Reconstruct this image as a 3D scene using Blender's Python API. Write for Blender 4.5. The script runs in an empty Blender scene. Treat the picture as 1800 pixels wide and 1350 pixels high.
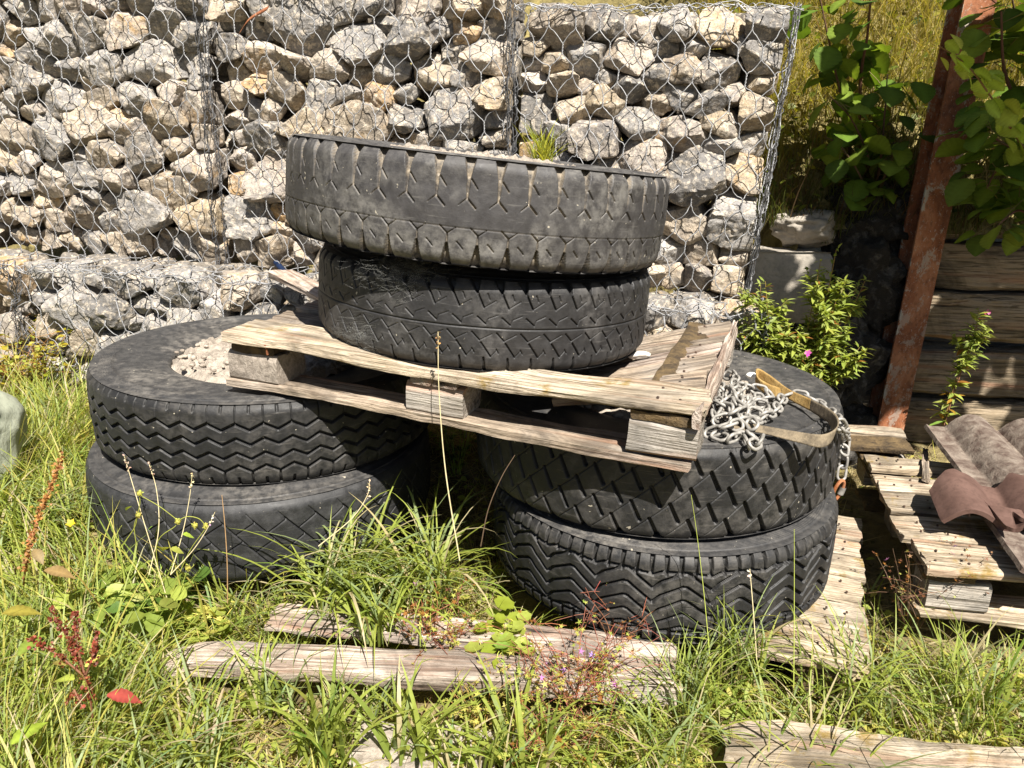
import bpy, math, random
import numpy as np
from mathutils import Matrix, Vector, Euler

# ------------------------------------------------------------------ camera, light, exposure
SC = bpy.context.scene
COL = SC.collection
CAM_Z = 1.16
PITCH = math.radians(18.3)
cam_d = bpy.data.cameras.new("camera")
cam = bpy.data.objects.new("camera", cam_d)
COL.objects.link(cam)
cam.location = (0, 0, CAM_Z)
cam.rotation_euler = (math.pi / 2 - PITCH, 0, 0)
cam_d.sensor_width = 36.0
cam_d.lens = 27.0
cam_d.clip_start = 0.05
cam_d.clip_end = 500
SC.camera = cam

SUN_AZ, SUN_EL = math.radians(18), math.radians(54)
SUN_DIR = Vector((math.sin(SUN_AZ) * math.cos(SUN_EL), -math.cos(SUN_AZ) * math.cos(SUN_EL), math.sin(SUN_EL)))
W = bpy.data.worlds.new("World")
SC.world = W
W.use_nodes = True
_nt = W.node_tree
_sky = _nt.nodes.new("ShaderNodeTexSky")
_sky.sky_type = 'NISHITA'
_sky.sun_disc = False
_sky.sun_elevation = SUN_EL
_sky.sun_rotation = math.pi - SUN_AZ
_bg = _nt.nodes["Background"]
_bg.inputs[1].default_value = 0.032
_nt.links.new(_sky.outputs[0], _bg.inputs[0])
sun_d = bpy.data.lights.new("sun", 'SUN')
sun_d.energy = 5.0
sun_d.angle = math.radians(0.5)
sun_d.color = (1.0, 0.95, 0.87)
sun = bpy.data.objects.new("sun", sun_d)
COL.objects.link(sun)
sun.location = SUN_DIR * 20
sun.rotation_euler = SUN_DIR.to_track_quat('Z', 'Y').to_euler()
SC.view_settings.view_transform = 'Standard'
SC.view_settings.look = 'None'
SC.view_settings.gamma = 1.0
SC.view_settings.exposure = 1.35
SC.cycles.max_bounces = 6
SC.cycles.transparent_max_bounces = 8

rng = np.random.default_rng(7)
random.seed(7)

# ------------------------------------------------------------------ helpers
def _ray(u, v):
    xd, yd = (u - 900) / 1350.0, -(v - 675) / 1350.0
    return Vector((xd, math.cos(PITCH) + yd * math.sin(PITCH), -math.sin(PITCH) + yd * math.cos(PITCH)))

def on(u, v, z):                      # point of the place seen at photo pixel (u, v), at height z
    d = _ray(u, v)
    t = (z - CAM_Z) / d.z
    return Vector((d.x * t, d.y * t, z))

def at(u, v, Y):                      # ... at distance Y
    d = _ray(u, v)
    t = Y / d.y
    return Vector((d.x * t, Y, CAM_Z + d.z * t))

def smooth(a, b, x):
    t = np.clip((x - a) / (b - a), 0, 1)
    return t * t * (3 - 2 * t)

def _hash(ix, iy, iz, seed):
    h = (ix.astype(np.int64) * 374761393 + iy.astype(np.int64) * 668265263 + iz.astype(np.int64) * 2147483647 + seed * 1274126177) & 0xFFFFFFFF
    h = ((h ^ (h >> 13)) * 1274126177) & 0xFFFFFFFF
    h = (h ^ (h >> 16)) & 0xFFFF
    return h / 65535.0

def vnoise(p, seed=0):                # value noise in -1..1
    p = np.asarray(p, float)
    i = np.floor(p)
    f = p - i
    f = f * f * (3 - 2 * f)
    ix, iy, iz = i[:, 0], i[:, 1], i[:, 2]
    r = 0
    for dx in (0, 1):
        wx = f[:, 0] if dx else 1 - f[:, 0]
        for dy in (0, 1):
            wy = f[:, 1] if dy else 1 - f[:, 1]
            for dz in (0, 1):
                wz = f[:, 2] if dz else 1 - f[:, 2]
                r = r + wx * wy * wz * _hash(ix + dx, iy + dy, iz + dz, seed)
    return r * 2 - 1

def fbm(p, seed=0, oct=3):
    r, a = 0, 1.0
    p = np.asarray(p, float)
    for k in range(oct):
        r = r + a * vnoise(p * 2 ** k, seed + k * 17)
        a *= 0.5
    return r

class MB:                             # collects geometry, links it as ONE mesh object
    def __init__(self):
        self.v, self.q, self.t, self.c, self.n = [], [], [], [], 0

    def add(self, v, quads=None, tris=None, col=(1, 1, 1)):
        v = np.asarray(v, float).reshape(-1, 3)
        if quads is not None and len(quads):
            self.q.append(np.asarray(quads, np.int64).reshape(-1, 4) + self.n)
        if tris is not None and len(tris):
            self.t.append(np.asarray(tris, np.int64).reshape(-1, 3) + self.n)
        c = np.asarray(col, float)
        if c.ndim == 1:
            c = np.tile(c[:3], (len(v), 1))
        self.c.append(c)
        self.v.append(v)
        self.n += len(v)

    def build(self, name, mat, parent=None, smoothed=True, attr=None):
        me = bpy.data.meshes.new(name)
        v = np.concatenate(self.v).astype(np.float32)
        loops, starts, tot = [], [], 0
        if self.q:
            q = np.concatenate(self.q)
            loops.append(q.ravel()); starts.append(np.arange(len(q)) * 4); tot = len(q) * 4
        if self.t:
            t = np.concatenate(self.t)
            loops.append(t.ravel()); starts.append(tot + np.arange(len(t)) * 3)
        loops = np.concatenate(loops).astype(np.int32)
        starts = np.concatenate(starts).astype(np.int32)
        me.vertices.add(len(v)); me.vertices.foreach_set("co", v.ravel())
        me.loops.add(len(loops)); me.loops.foreach_set("vertex_index", loops)
        me.polygons.add(len(starts)); me.polygons.foreach_set("loop_start", starts)
        me.update(calc_edges=True)
        if smoothed:
            me.polygons.foreach_set("use_smooth", np.ones(len(starts), bool))
        a = me.attributes.new("Col", 'FLOAT_COLOR', 'POINT')
        c = np.concatenate(self.c)
        a.data.foreach_set("color", np.c_[c, np.ones(len(c))].astype(np.float32).ravel())
        me.validate()
        me.materials.append(mat)
        o = bpy.data.objects.new(name, me)
        COL.objects.link(o)
        if parent:
            o.parent = parent
        return o

def tag(o, label=None, cat=None, group=None, kind=None):
    if label: o["label"] = label
    if cat: o["category"] = cat
    if group: o["group"] = group
    if kind: o["kind"] = kind
    return o

def empty(name, loc=(0, 0, 0), rot=(0, 0, 0), label=None, cat=None, group=None):
    o = bpy.data.objects.new(name, None)
    COL.objects.link(o)
    o.empty_display_size = 0.05
    o.matrix_world = Matrix.Translation(loc) @ Euler(rot).to_matrix().to_4x4()
    return tag(o, label, cat, group)

def tube(mb, pts, r, sides=5, col=(1, 1, 1), closed=False):
    p = np.asarray(pts, float)
    n = len(p)
    r = np.broadcast_to(np.asarray(r, float), (n,))
    if closed:
        tan = np.roll(p, -1, 0) - np.roll(p, 1, 0)
    else:
        tan = np.gradient(p, axis=0)
    tan /= np.linalg.norm(tan, axis=1)[:, None] + 1e-12
    ref = np.array([0.0, 0.0, 1.0]) if abs(tan[0][2]) < 0.9 else np.array([1.0, 0, 0])
    N = np.empty_like(p)
    nn = ref - tan[0] * ref.dot(tan[0])
    for i in range(n):
        nn = nn - tan[i] * nn.dot(tan[i])
        nn /= np.linalg.norm(nn) + 1e-12
        N[i] = nn
    B = np.cross(tan, N)
    a = np.arange(sides) * 2 * math.pi / sides
    ring = p[:, None] + r[:, None, None] * (np.cos(a)[None, :, None] * N[:, None] + np.sin(a)[None, :, None] * B[:, None])
    i = np.arange(n if closed else n - 1)[:, None]
    j = np.arange(sides)[None, :]
    i2, j2 = (i + 1) % n, (j + 1) % sides
    q = np.stack([i * sides + j, i * sides + j2, i2 * sides + j2, i2 * sides + j], -1).reshape(-1, 4)
    mb.add(ring.reshape(-1, 3), q, col=col)

def spline(pts, k=8):                 # Catmull-Rom through points
    p = np.asarray(pts, float)
    p = np.vstack([2 * p[0] - p[1], p, 2 * p[-1] - p[-2]])
    out = []
    t = np.linspace(0, 1, k, endpoint=False)[:, None]
    for i in range(1, len(p) - 2):
        a, b, c, d = p[i - 1], p[i], p[i + 1], p[i + 2]
        out.append(0.5 * ((2 * b) + (c - a) * t + (2 * a - 5 * b + 4 * c - d) * t ** 2 + (3 * b - a - 3 * c + d) * t ** 3))
    out.append(p[-2][None])
    return np.concatenate(out)

def mats(pos, yaw, pitch, roll, scale):      # N transforms as 3x3 and offset
    cy, sy, cp, sp, cr, sr = np.cos(yaw), np.sin(yaw), np.cos(pitch), np.sin(pitch), np.cos(roll), np.sin(roll)
    z, o = np.zeros_like(cy), np.ones_like(cy)
    Rz = np.stack([np.stack([cy, -sy, z], -1), np.stack([sy, cy, z], -1), np.stack([z, z, o], -1)], -2)
    Rx = np.stack([np.stack([o, z, z], -1), np.stack([z, cp, -sp], -1), np.stack([z, sp, cp], -1)], -2)
    Ry = np.stack([np.stack([cr, z, sr], -1), np.stack([z, o, z], -1), np.stack([-sr, z, cr], -1)], -2)
    return np.einsum('nij,njk,nkl->nil', Rz, Rx, Ry) * np.asarray(scale)[:, None, None], np.asarray(pos)

def scatter(mb, tmpl, M, P, cols, shade=None):           # copies of a template (verts, quads, tris) into one mesh
    tv, tq, tt = tmpl
    n = len(P)
    if n == 0: return
    v = np.einsum('nij,kj->nki', M, tv) + P[:, None]
    k = len(tv)
    off = (np.arange(n) * k)[:, None, None]
    q = (tq[None] + off).reshape(-1, 4) if len(tq) else None
    t = (tt[None] + off).reshape(-1, 3) if len(tt) else None
    cc = np.repeat(cols, k, 0)
    if shade is not None: cc = cc * np.tile(shade, n)[:, None]
    mb.add(v.reshape(-1, 3), q, t, col=cc)

def blade_leaf(n, hw, fold=0.2, droop=0.2, saw=0.0, teeth=0, x_stem=0.0):   # leaf of length 1 along +Y
    t = np.linspace(0, 1, n)
    w = hw(t)
    if teeth:
        w = w * (1 + saw * (np.arange(n) % 2))
    L = np.c_[-w, t, np.abs(w) * fold - droop * t ** 2]
    C = np.c_[0 * t, t, -droop * t ** 2]
    R = np.c_[w, t, np.abs(w) * fold - droop * t ** 2]
    v = np.concatenate([L, C, R])
    i = np.arange(n - 1)
    q = np.concatenate([np.stack([i, i + n, i + n + 1, i + 1], -1), np.stack([i + n, i + 2 * n, i + 2 * n + 1, i + n + 1], -1)])
    return v, q, np.zeros((0, 3), int)

def fan_leaf(radii, cup=0.1):                # flat lobed leaf round (0, .5)
    m = len(radii)
    a = np.linspace(-math.pi / 2, 1.5 * math.pi, m, endpoint=False)
    r = np.asarray(radii)
    v = np.vstack([[0, 0.45, 0], np.c_[r * np.cos(a) * 0.5, 0.5 + r * np.sin(a) * 0.5, cup * r ** 2 * 0.5]])
    i = np.arange(m)
    return v, np.zeros((0, 4), int), np.stack([np.zeros(m, int), i + 1, (i + 1) % m + 1], -1)

def blades(mb, base, az, L, w, lean, bend, col, tipcol=None, seg=6, twist=None):
    """arching strips: base (N,3), azimuth, length, width, starting lean (rad), total bend (rad)"""
    n = len(L)
    t = np.linspace(0, 1, seg + 1)
    ang = lean[:, None] + bend[:, None] * t[None] ** 1.3
    ds = (L / seg)[:, None]
    hx = np.concatenate([np.zeros((n, 1)), np.cumsum(np.sin(ang[:, :-1]) * ds, 1)], 1)
    hz = np.concatenate([np.zeros((n, 1)), np.cumsum(np.cos(ang[:, :-1]) * ds, 1)], 1)
    d = np.stack([np.cos(az), np.sin(az)], -1)
    P = np.empty((n, seg + 1, 3))
    P[:, :, 0] = base[:, None, 0] + hx * d[:, None, 0]
    P[:, :, 1] = base[:, None, 1] + hx * d[:, None, 1]
    P[:, :, 2] = base[:, None, 2] + hz
    tw = az + math.pi / 2 + (twist if twist is not None else 0)
    s = np.stack([np.cos(tw), np.sin(tw), np.zeros(n)], -1)
    prof = (0.55 + 0.45 * np.minimum(t / 0.3, 1)) * (1 - t ** 2.2) + 0.03
    ww = w[:, None] * prof[None] * 0.5
    A = P - ww[:, :, None] * s[:, None]
    B = P + ww[:, :, None] * s[:, None]
    v = np.stack([A, B], 2).reshape(-1, 3)
    k = 2 * (seg + 1)
    i = np.arange(seg)
    q = np.stack([2 * i, 2 * i + 1, 2 * i + 3, 2 * i + 2], -1)
    q = (q[None] + (np.arange(n) * k)[:, None, None]).reshape(-1, 4)
    if tipcol is None: tipcol = col
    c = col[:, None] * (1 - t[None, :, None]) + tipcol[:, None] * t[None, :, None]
    mb.add(v, q, col=np.repeat(c, 2, 1).reshape(-1, 3))

# ------------------------------------------------------------------ materials
class NT:
    def __init__(self, name):
        self.m = bpy.data.materials.new(name)
        self.m.use_nodes = True
        self.t = self.m.node_tree
        self.b = self.t.nodes["Principled BSDF"]
        self.out = self.t.nodes["Material Output"]

    def n(self, typ, ins=None, **kw):
        x = self.t.nodes.new("ShaderNode" + typ)
        for k, v in kw.items(): setattr(x, k, v)
        for k, v in (ins or {}).items(): self.set(x.inputs[k], v)
        return x

    def set(self, sock, v):
        if hasattr(v, "outputs"): v = v.outputs[0]
        if isinstance(v, bpy.types.NodeSocket): self.t.links.new(v, sock)
        elif isinstance(v, tuple) and len(v) == 3 and sock.type == 'RGBA': sock.default_value = (*v, 1)
        else: sock.default_value = v

    def coord(self, kind="Object", scale=(1, 1, 1), rand=True):
        tc = self.n("TexCoord")
        src = tc.outputs[kind]
        if rand:
            oi = self.n("ObjectInfo")
            mul = self.n("VectorMath", {0: oi.outputs["Random"], 1: (37.0, 19.0, 53.0)}, operation='MULTIPLY')
            src = self.n("VectorMath", {0: src, 1: mul}, operation='ADD').outputs[0]
        return self.n("Mapping", {"Vector": src, "Scale": scale})

    def noise(self, vec, scale, detail=4, rough=0.55, dist=0.0):
        return self.n("TexNoise", {"Vector": vec, "Scale": scale, "Detail": detail, "Roughness": rough, "Distortion": dist})

    def ramp(self, fac, stops, interp='LINEAR'):
        r = self.n("ValToRGB", {"Fac": fac})
        r.color_ramp.interpolation = interp
        e = r.color_ramp.elements
        while len(e) < len(stops): e.new(0.5)
        for k, (p, c) in enumerate(stops):
            e[k].position = p
            e[k].color = (*c, 1) if isinstance(c, tuple) else (c, c, c, 1)
        return r

    def mix(self, fac, a, b, mode='MIX'):
        x = self.n("Mix", data_type='RGBA', blend_type=mode)
        self.set(x.inputs[0], fac); self.set(x.inputs[6], a); self.set(x.inputs[7], b)
        return x.outputs[2]

    def bump(self, h, strength=0.5, dist=0.01, prev=None):
        b = self.n("Bump", {"Height": h, "Strength": strength, "Distance": dist})
        if prev is not None: self.set(b.inputs["Normal"], prev)
        return b.outputs[0]

    def fin(self, color, rough=0.8, normal=None, metal=0.0, spec=0.3):
        self.set(self.b.inputs["Base Color"], color)
        self.set(self.b.inputs["Roughness"], rough)
        self.set(self.b.inputs["Metallic"], metal)
        self.b.inputs["Specular IOR Level"].default_value = spec
        if normal is not None: self.set(self.b.inputs["Normal"], normal)
        return self.m

def mat_rubber(name, base, dust, dust_amt, groove_col, groove_amt, spots=(0.5, 0.45, 0.35)):
    k = NT(name)
    vec = k.coord()
    n1 = k.noise(vec, 5.5, 6, 0.65, 0.6)
    n2 = k.noise(vec, 38, 5, 0.7)
    n3 = k.noise(vec, 160, 3, 0.6)
    at_ = k.n("Attribute", attribute_name="Col")
    sep = k.n("SeparateColor", {0: at_.outputs[0]})
    f1 = k.ramp(n1.outputs[0], [(0.46, 0.06), (0.66, 1.0)])
    f1b = k.ramp(n2.outputs[0], [(0.40, 0.10), (0.62, 1.0)])
    f = k.n("Math", {0: f1.outputs[0], 1: f1b.outputs[0]}, operation='MULTIPLY')
    f = k.n("Math", {0: f, 1: dust_amt}, operation='MULTIPLY')
    sv = k.n("Mapping", {"Vector": k.coord().outputs[0], "Rotation": (0.4, 0.7, 0.3), "Scale": (9, 9, 120)})
    scr = k.ramp(k.noise(sv, 1.6, 4, 0.6, 0.2).outputs[0], [(0.60, 0.0), (0.70, 0.35)])
    # extra dust towards edges flagged by the green channel
    e = k.n("Math", {0: sep.outputs[1], 1: f1b.outputs[0]}, operation='MULTIPLY')
    e = k.n("Math", {0: e, 1: dust_amt * 0.55}, operation='MULTIPLY')
    base2 = k.mix(n2.outputs[0], tuple(0.72 * x for x in base), tuple(1.35 * x for x in base))
    c = k.mix(f, base2, dust)
    c = k.mix(e, c, dust)
    c = k.mix(scr.outputs[0], c, tuple(0.7 * x for x in dust))
    gf = k.n("Math", {0: sep.outputs[0], 1: groove_amt}, operation='MULTIPLY')
    gf = k.n("Math", {0: gf, 1: f1b.outputs[0]}, operation='MULTIPLY')
    c = k.mix(gf, c, groove_col)
    n4 = k.noise(vec, 75, 2, 0.5)
    sp = k.ramp(n4.outputs[0], [(0.735, 0.0), (0.76, 0.6)])
    c = k.mix(sp.outputs[0], c, spots)
    r = k.ramp(n2.outputs[0], [(0.3, 0.5), (0.7, 0.72)])
    b = k.bump(n3.outputs[0], 0.25, 0.002)
    b = k.bump(n2.outputs[0], 0.25, 0.003, b)
    return k.fin(c, r.outputs[0], b, spec=0.4)

def mat_stone():
    k = NT("gabion_stone")
    oi = k.n("ObjectInfo")
    vec = k.coord()
    n1 = k.noise(vec, 9, 6, 0.62, 0.8)
    n2 = k.noise(vec, 42, 6, 0.7)
    n3 = k.noise(vec, 150, 4, 0.65)
    c = k.mix(k.ramp(n1.outputs[0], [(0.38, 0.0), (0.60, 1.0)]), k.mix(0.62, oi.outputs["Color"], (0.15, 0.145, 0.145)), oi.outputs["Color"])
    ochre = k.ramp(k.noise(vec, 6.0, 5, 0.65, 1.2).outputs[0], [(0.54, 0.0), (0.66, 1.0)])
    of = k.n("Math", {0: ochre.outputs[0], 1: oi.outputs["Alpha"]}, operation='MULTIPLY')
    c = k.mix(of, c, (0.42, 0.26, 0.10))
    pale = k.ramp(n2.outputs[0], [(0.50, 0.0), (0.62, 0.8)])
    c = k.mix(pale.outputs[0], c, (0.55, 0.475, 0.375))
    dark = k.ramp(n3.outputs[0], [(0.33, 0.8), (0.46, 0.0)])
    c = k.mix(dark.outputs[0], c, (0.07, 0.065, 0.06))
    wv = k.n("TexVoronoi", {"Vector": vec, "Scale": 13.0}, feature='DISTANCE_TO_EDGE')
    crack = k.ramp(wv.outputs[0], [(0.0, 0.55), (0.03, 0.0)])
    c = k.mix(crack.outputs[0], c, (0.10, 0.085, 0.07))
    b = k.bump(n1.outputs[0], 0.6, 0.02)
    b = k.bump(n2.outputs[0], 0.8, 0.009, b)
    b = k.bump(n3.outputs[0], 0.5, 0.003, b)
    return k.fin(c, 0.85, b, spec=0.25)

def mat_wood(name, pale=(0.37, 0.295, 0.22), mid=(0.215, 0.165, 0.12), dark=(0.03, 0.023, 0.018), grey=0.6, moss=0.0):
    k = NT(name)
    vec = k.coord(scale=(1.0, 14.0, 14.0))
    n1 = k.noise(vec, 2.6, 7, 0.62, 0.7)
    vec2 = k.coord(scale=(2.0, 60.0, 60.0))
    n2 = k.noise(vec2, 2.2, 5, 0.6, 0.3)
    vec3 = k.coord(scale=(1, 1, 1))
    n3 = k.noise(vec3, 5, 4, 0.6, 0.3)
    n4 = k.noise(vec3, 90, 3, 0.6)
    c = k.ramp(n1.outputs[0], [(0.30, dark), (0.37, mid), (0.50, pale), (0.72, tuple(min(1, x * 1.2) for x in pale))]).outputs[0]
    g = k.ramp(n3.outputs[0], [(0.42, 0.0), (0.62, grey)])
    c = k.mix(g.outputs[0], c, k.mix(0.45, (0.34, 0.325, 0.31), c))
    big = k.ramp(k.noise(vec3, 3.1, 5, 0.7, 0.8).outputs[0], [(0.36, 0.38), (0.58, 1.05)])
    c = k.mix(1.0, c, big.outputs[0], 'MULTIPLY')
    fine = k.ramp(n2.outputs[0], [(0.38, 0.9), (0.49, 0.0)])
    c = k.mix(fine.outputs[0], c, tuple(0.55 * x for x in mid))
    rd = k.ramp(k.noise(vec, 1.3, 4, 0.5, 0.5).outputs[0], [(0.55, 0.0), (0.72, 0.55)])
    c = k.mix(rd.outputs[0], c, (0.36, 0.185, 0.11))
    if moss:
        mf = k.ramp(k.noise(vec3, 11, 5, 0.7).outputs[0], [(0.56, 0.0), (0.66, moss)])
        c = k.mix(mf.outputs[0], c, (0.20, 0.13, 0.02))
    b = k.bump(n1.outputs[0], 1.0, 0.012)
    b = k.bump(n2.outputs[0], 1.0, 0.006, b)
    b = k.bump(n4.outputs[0], 0.2, 0.002, b)
    return k.fin(c, 0.88, b, spec=0.2)

def mat_simple(name, c1, c2, scale=12, rough=0.8, bump=0.4, bdist=0.004, metal=0.0, spec=0.3, lo=0.35, hi=0.65, detail=6):
    k = NT(name)
    vec = k.coord()
    n1 = k.noise(vec, scale, detail, 0.62, 0.4)
    n2 = k.noise(vec, scale * 6, 4, 0.65)
    c = k.ramp(n1.outputs[0], [(lo, c1), (hi, c2)]).outputs[0]
    c = k.mix(k.ramp(n2.outputs[0], [(0.3, 0.35), (0.5, 0.0)]).outputs[0], c, tuple(0.4 * x for x in c1))
    b = k.bump(n1.outputs[0], bump, bdist * 3)
    b = k.bump(n2.outputs[0], bump, bdist, b)
    return k.fin(c, rough, b, metal, spec)

def mat_leaf(name, trans=0.35, rough=0.5, vein=0.0, spec=0.35):
    k = NT(name)
    a = k.n("Attribute", attribute_name="Col")
    vec = k.coord(rand=False)
    n = k.noise(vec, 60, 3, 0.6)
    c = k.mix(k.ramp(n.outputs[0], [(0.3, 0.45), (0.6, 0.0)]).outputs[0], a.outputs[0], k.mix(1.0, a.outputs[0], (0.55, 0.5, 0.35), 'MULTIPLY'))
    k.fin(c, rough, k.bump(n.outputs[0], 0.25, 0.003), spec=spec)
    tr = k.n("BsdfTranslucent", {"Color": k.mix(1.0, a.outputs[0], (1.25, 1.2, 0.55), 'MULTIPLY')})
    m = k.n("MixShader", {0: trans})
    k.t.links.new(k.b.outputs[0], m.inputs[1])
    k.t.links.new(tr.outputs[0], m.inputs[2])
    k.t.links.new(m.outputs[0], k.out.inputs[0])
    return k.m

def mat_rust():
    k = NT("rusty_steel")
    vec = k.coord(scale=(1, 1, 0.6))
    n1 = k.noise(vec, 9, 6, 0.65, 0.5)
    n2 = k.noise(vec, 70, 5, 0.7)
    c = k.ramp(n1.outputs[0], [(0.3, (0.09, 0.03, 0.013)), (0.5, (0.25, 0.09, 0.038)), (0.72, (0.42, 0.19, 0.095))]).outputs[0]
    c = k.mix(k.ramp(n2.outputs[0], [(0.3, 0.6), (0.5, 0.0)]).outputs[0], c, (0.03, 0.012, 0.008))
    a = k.n("Attribute", attribute_name="Col")
    sep = k.n("SeparateColor", {0: a.outputs[0]})
    n3 = k.noise(vec, 16, 8, 0.78, 0.3)
    fl = k.ramp(n3.outputs[0], [(0.545, 0.0), (0.56, 1.0)])
    fl2 = k.n("Math", {0: fl.outputs[0], 1: sep.outputs[0]}, operation='MULTIPLY')
    c = k.mix(fl2, c, (0.36, 0.34, 0.29))
    sp = k.ramp(k.noise(vec, 110, 4, 0.75).outputs[0], [(0.60, 0.0), (0.64, 0.8)])
    c = k.mix(sp.outputs[0], c, (0.40, 0.33, 0.27))
    b = k.bump(n2.outputs[0], 0.9, 0.004)
    b = k.bump(n3.outputs[0], 0.3, 0.003, b)
    return k.fin(c, 0.75, b, spec=0.35)

M_STONE = mat_stone()
M_WIRE = mat_simple("galvanised_wire", (0.20, 0.20, 0.205), (0.38, 0.38, 0.385), 30, 0.55, 0.1, 0.001, metal=0.3, spec=0.5)
M_WIRED = mat_simple("dull_wire", (0.05, 0.05, 0.052), (0.16, 0.16, 0.165), 30, 0.6, 0.1, 0.001, metal=0.3)
M_WOOD = mat_wood("weathered_pallet_wood")
M_WOODR = mat_wood("weathered_reddish_wood", pale=(0.48, 0.395, 0.325), mid=(0.29, 0.205, 0.155), grey=0.5)
M_WOODB = mat_wood("bleached_pallet_wood", pale=(0.47, 0.385, 0.28), mid=(0.28, 0.215, 0.14), grey=0.45, moss=0.8)
M_BLOCK = mat_wood("grey_pallet_block", pale=(0.38, 0.34, 0.29), mid=(0.25, 0.215, 0.175), grey=0.6)
M_SLEEP = mat_wood("old_sleeper_wood", pale=(0.27, 0.21, 0.14), mid=(0.12, 0.095, 0.062), grey=0.25)
M_CHIP = mat_simple("pressed_chip_block", (0.19, 0.16, 0.13), (0.36, 0.31, 0.26), 60, 0.9, 0.6, 0.003)
M_MOSSW = mat_simple("mossy_dark_wood", (0.045, 0.032, 0.02), (0.14, 0.095, 0.045), 30, 0.95, 0.7, 0.005)
M_CONC = mat_simple("rough_concrete", (0.22, 0.185, 0.15), (0.42, 0.365, 0.30), 22, 0.95, 0.8, 0.006)
M_SLAB = mat_simple("grey_concrete", (0.22, 0.20, 0.17), (0.34, 0.30, 0.25), 12, 0.9, 0.5, 0.004)
M_ROCKD = mat_simple("dark_lichen_rock", (0.03, 0.026, 0.021), (0.15, 0.14, 0.125), 24, 0.95, 1.0, 0.010, lo=0.5, hi=0.72, detail=9)
M_SOIL = mat_simple("soil", (0.07, 0.055, 0.025), (0.25, 0.20, 0.09), 9, 0.95, 0.9, 0.01)
M_HILL = mat_simple("bank_soil", (0.06, 0.05, 0.02), (0.26, 0.21, 0.08), 9, 0.95, 0.9, 0.01)
M_RUST = mat_rust()
M_CHAIN = mat_simple("chain_zinc", (0.20, 0.19, 0.17), (0.36, 0.34, 0.31), 40, 0.55, 0.2, 0.001, metal=0.25, spec=0.4)
M_STRAP = mat_simple("webbing", (0.10, 0.08, 0.055), (0.22, 0.175, 0.115), 45, 0.9, 0.5, 0.002)
M_STRAPY = mat_simple("yellow_webbing", (0.26, 0.16, 0.05), (0.36, 0.24, 0.09), 45, 0.9, 0.5, 0.002)
M_TILEN = mat_simple("brown_tile", (0.08, 0.043, 0.033), (0.125, 0.072, 0.057), 14, 0.75, 0.25, 0.002)
M_TILEO = mat_simple("weathered_tile", (0.075, 0.048, 0.037), (0.22, 0.18, 0.145), 26, 0.9, 0.7, 0.003)
M_SACK = mat_simple("pale_plastic", (0.29, 0.31, 0.235), (0.36, 0.375, 0.285), 10, 0.6, 0.5, 0.004)
M_PEBBLE = mat_simple("pebble", (0.42, 0.38, 0.33), (0.58, 0.54, 0.49), 30, 0.7, 0.2, 0.001)
M_WHITE = mat_simple("white_pebble", (0.72, 0.72, 0.70), (0.82, 0.82, 0.80), 30, 0.6, 0.1, 0.001)
M_LEAF = mat_leaf("leaf", 0.4)
M_HAZEL = mat_leaf("hazel_leaf", 0.36, 0.72, spec=0.2)
M_GRASS = mat_leaf("grass_blade", 0.45, 0.5)
M_STEM = mat_leaf("stem", 0.05, 0.7)
M_WEB = mat_simple("cobweb_silk", (0.22, 0.22, 0.2), (0.32, 0.32, 0.3), 10, 0.9, 0.0, 0.001)
M_NAIL = mat_simple("old_nail", (0.03, 0.02, 0.015), (0.08, 0.045, 0.03), 40, 0.8, 0.2, 0.001)
M_BLUE = mat_simple("blue_plastic", (0.006, 0.014, 0.04), (0.008, 0.02, 0.06), 10, 0.5, 0.1, 0.001)
# ------------------------------------------------------------------ ground, bank
def ground_z(x, y):
    x = np.asarray(x, float); y = np.asarray(y, float)
    z = -0.13 + 0.17 * smooth(-0.25, -1.2, x) * smooth(1.15, 2.1, y) + 0.13 * smooth(2.0, 3.0, y) * smooth(0.6, -0.8, x)
    return z - 0.07 * smooth(2.3, 2.6, y) * smooth(-0.3, -0.9, x)

def grid_obj(name, xs, ys, fz, mat):
    X, Y = np.meshgrid(xs, ys, indexing='ij')
    v = np.stack([X, Y, fz(X, Y)], -1).reshape(-1, 3)
    ny = len(ys)
    i = np.arange(len(xs) - 1)[:, None]; j = np.arange(ny - 1)[None]
    q = np.stack([i * ny + j, (i + 1) * ny + j, (i + 1) * ny + j + 1, i * ny + j + 1], -1).reshape(-1, 4)
    mb = MB(); mb.add(v, q)
    return mb.build(name, mat)

def gz(X, Y):
    p = np.stack([X, Y, 0 * X], -1).reshape(-1, 3)
    n = fbm(p * 6, 3).reshape(X.shape)
    near = smooth(8, 4, np.abs(X)) * smooth(9, 5, np.abs(Y))
    return ground_z(X, Y) + 0.012 * n * near

xs = np.concatenate([np.linspace(-60, -3, 20), np.linspace(-2.9, 2.9, 150), np.linspace(3, 60, 20)])
ys = np.concatenate([np.linspace(-60, -0.2, 20), np.linspace(0, 4.2, 110), np.linspace(4.5, 60, 20)])
tag(grid_obj("ground", xs, ys, gz, M_SOIL), kind="structure")

def bank_z(X, Y):
    n = fbm(np.stack([X * 2.5, Y * 2.5, 0 * X], -1).reshape(-1, 3), 9).reshape(np.shape(X))
    return 0.80 + 0.95 * (Y - 3.0) - 0.25 * smooth(6, 12, Y) * (Y - 6) + 0.06 * n + 0.12 * smooth(1.0, 1.6, X) * smooth(3.0, 3.3, Y)

tag(grid_obj("bank", np.linspace(-9, 11, 90), np.linspace(2.98, 11, 60),
             lambda X, Y: bank_z(X, Y) - 1.5 * smooth(0.98, 0.86, X) * smooth(5.8, 4.2, Y), M_HILL), kind="structure")

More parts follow.
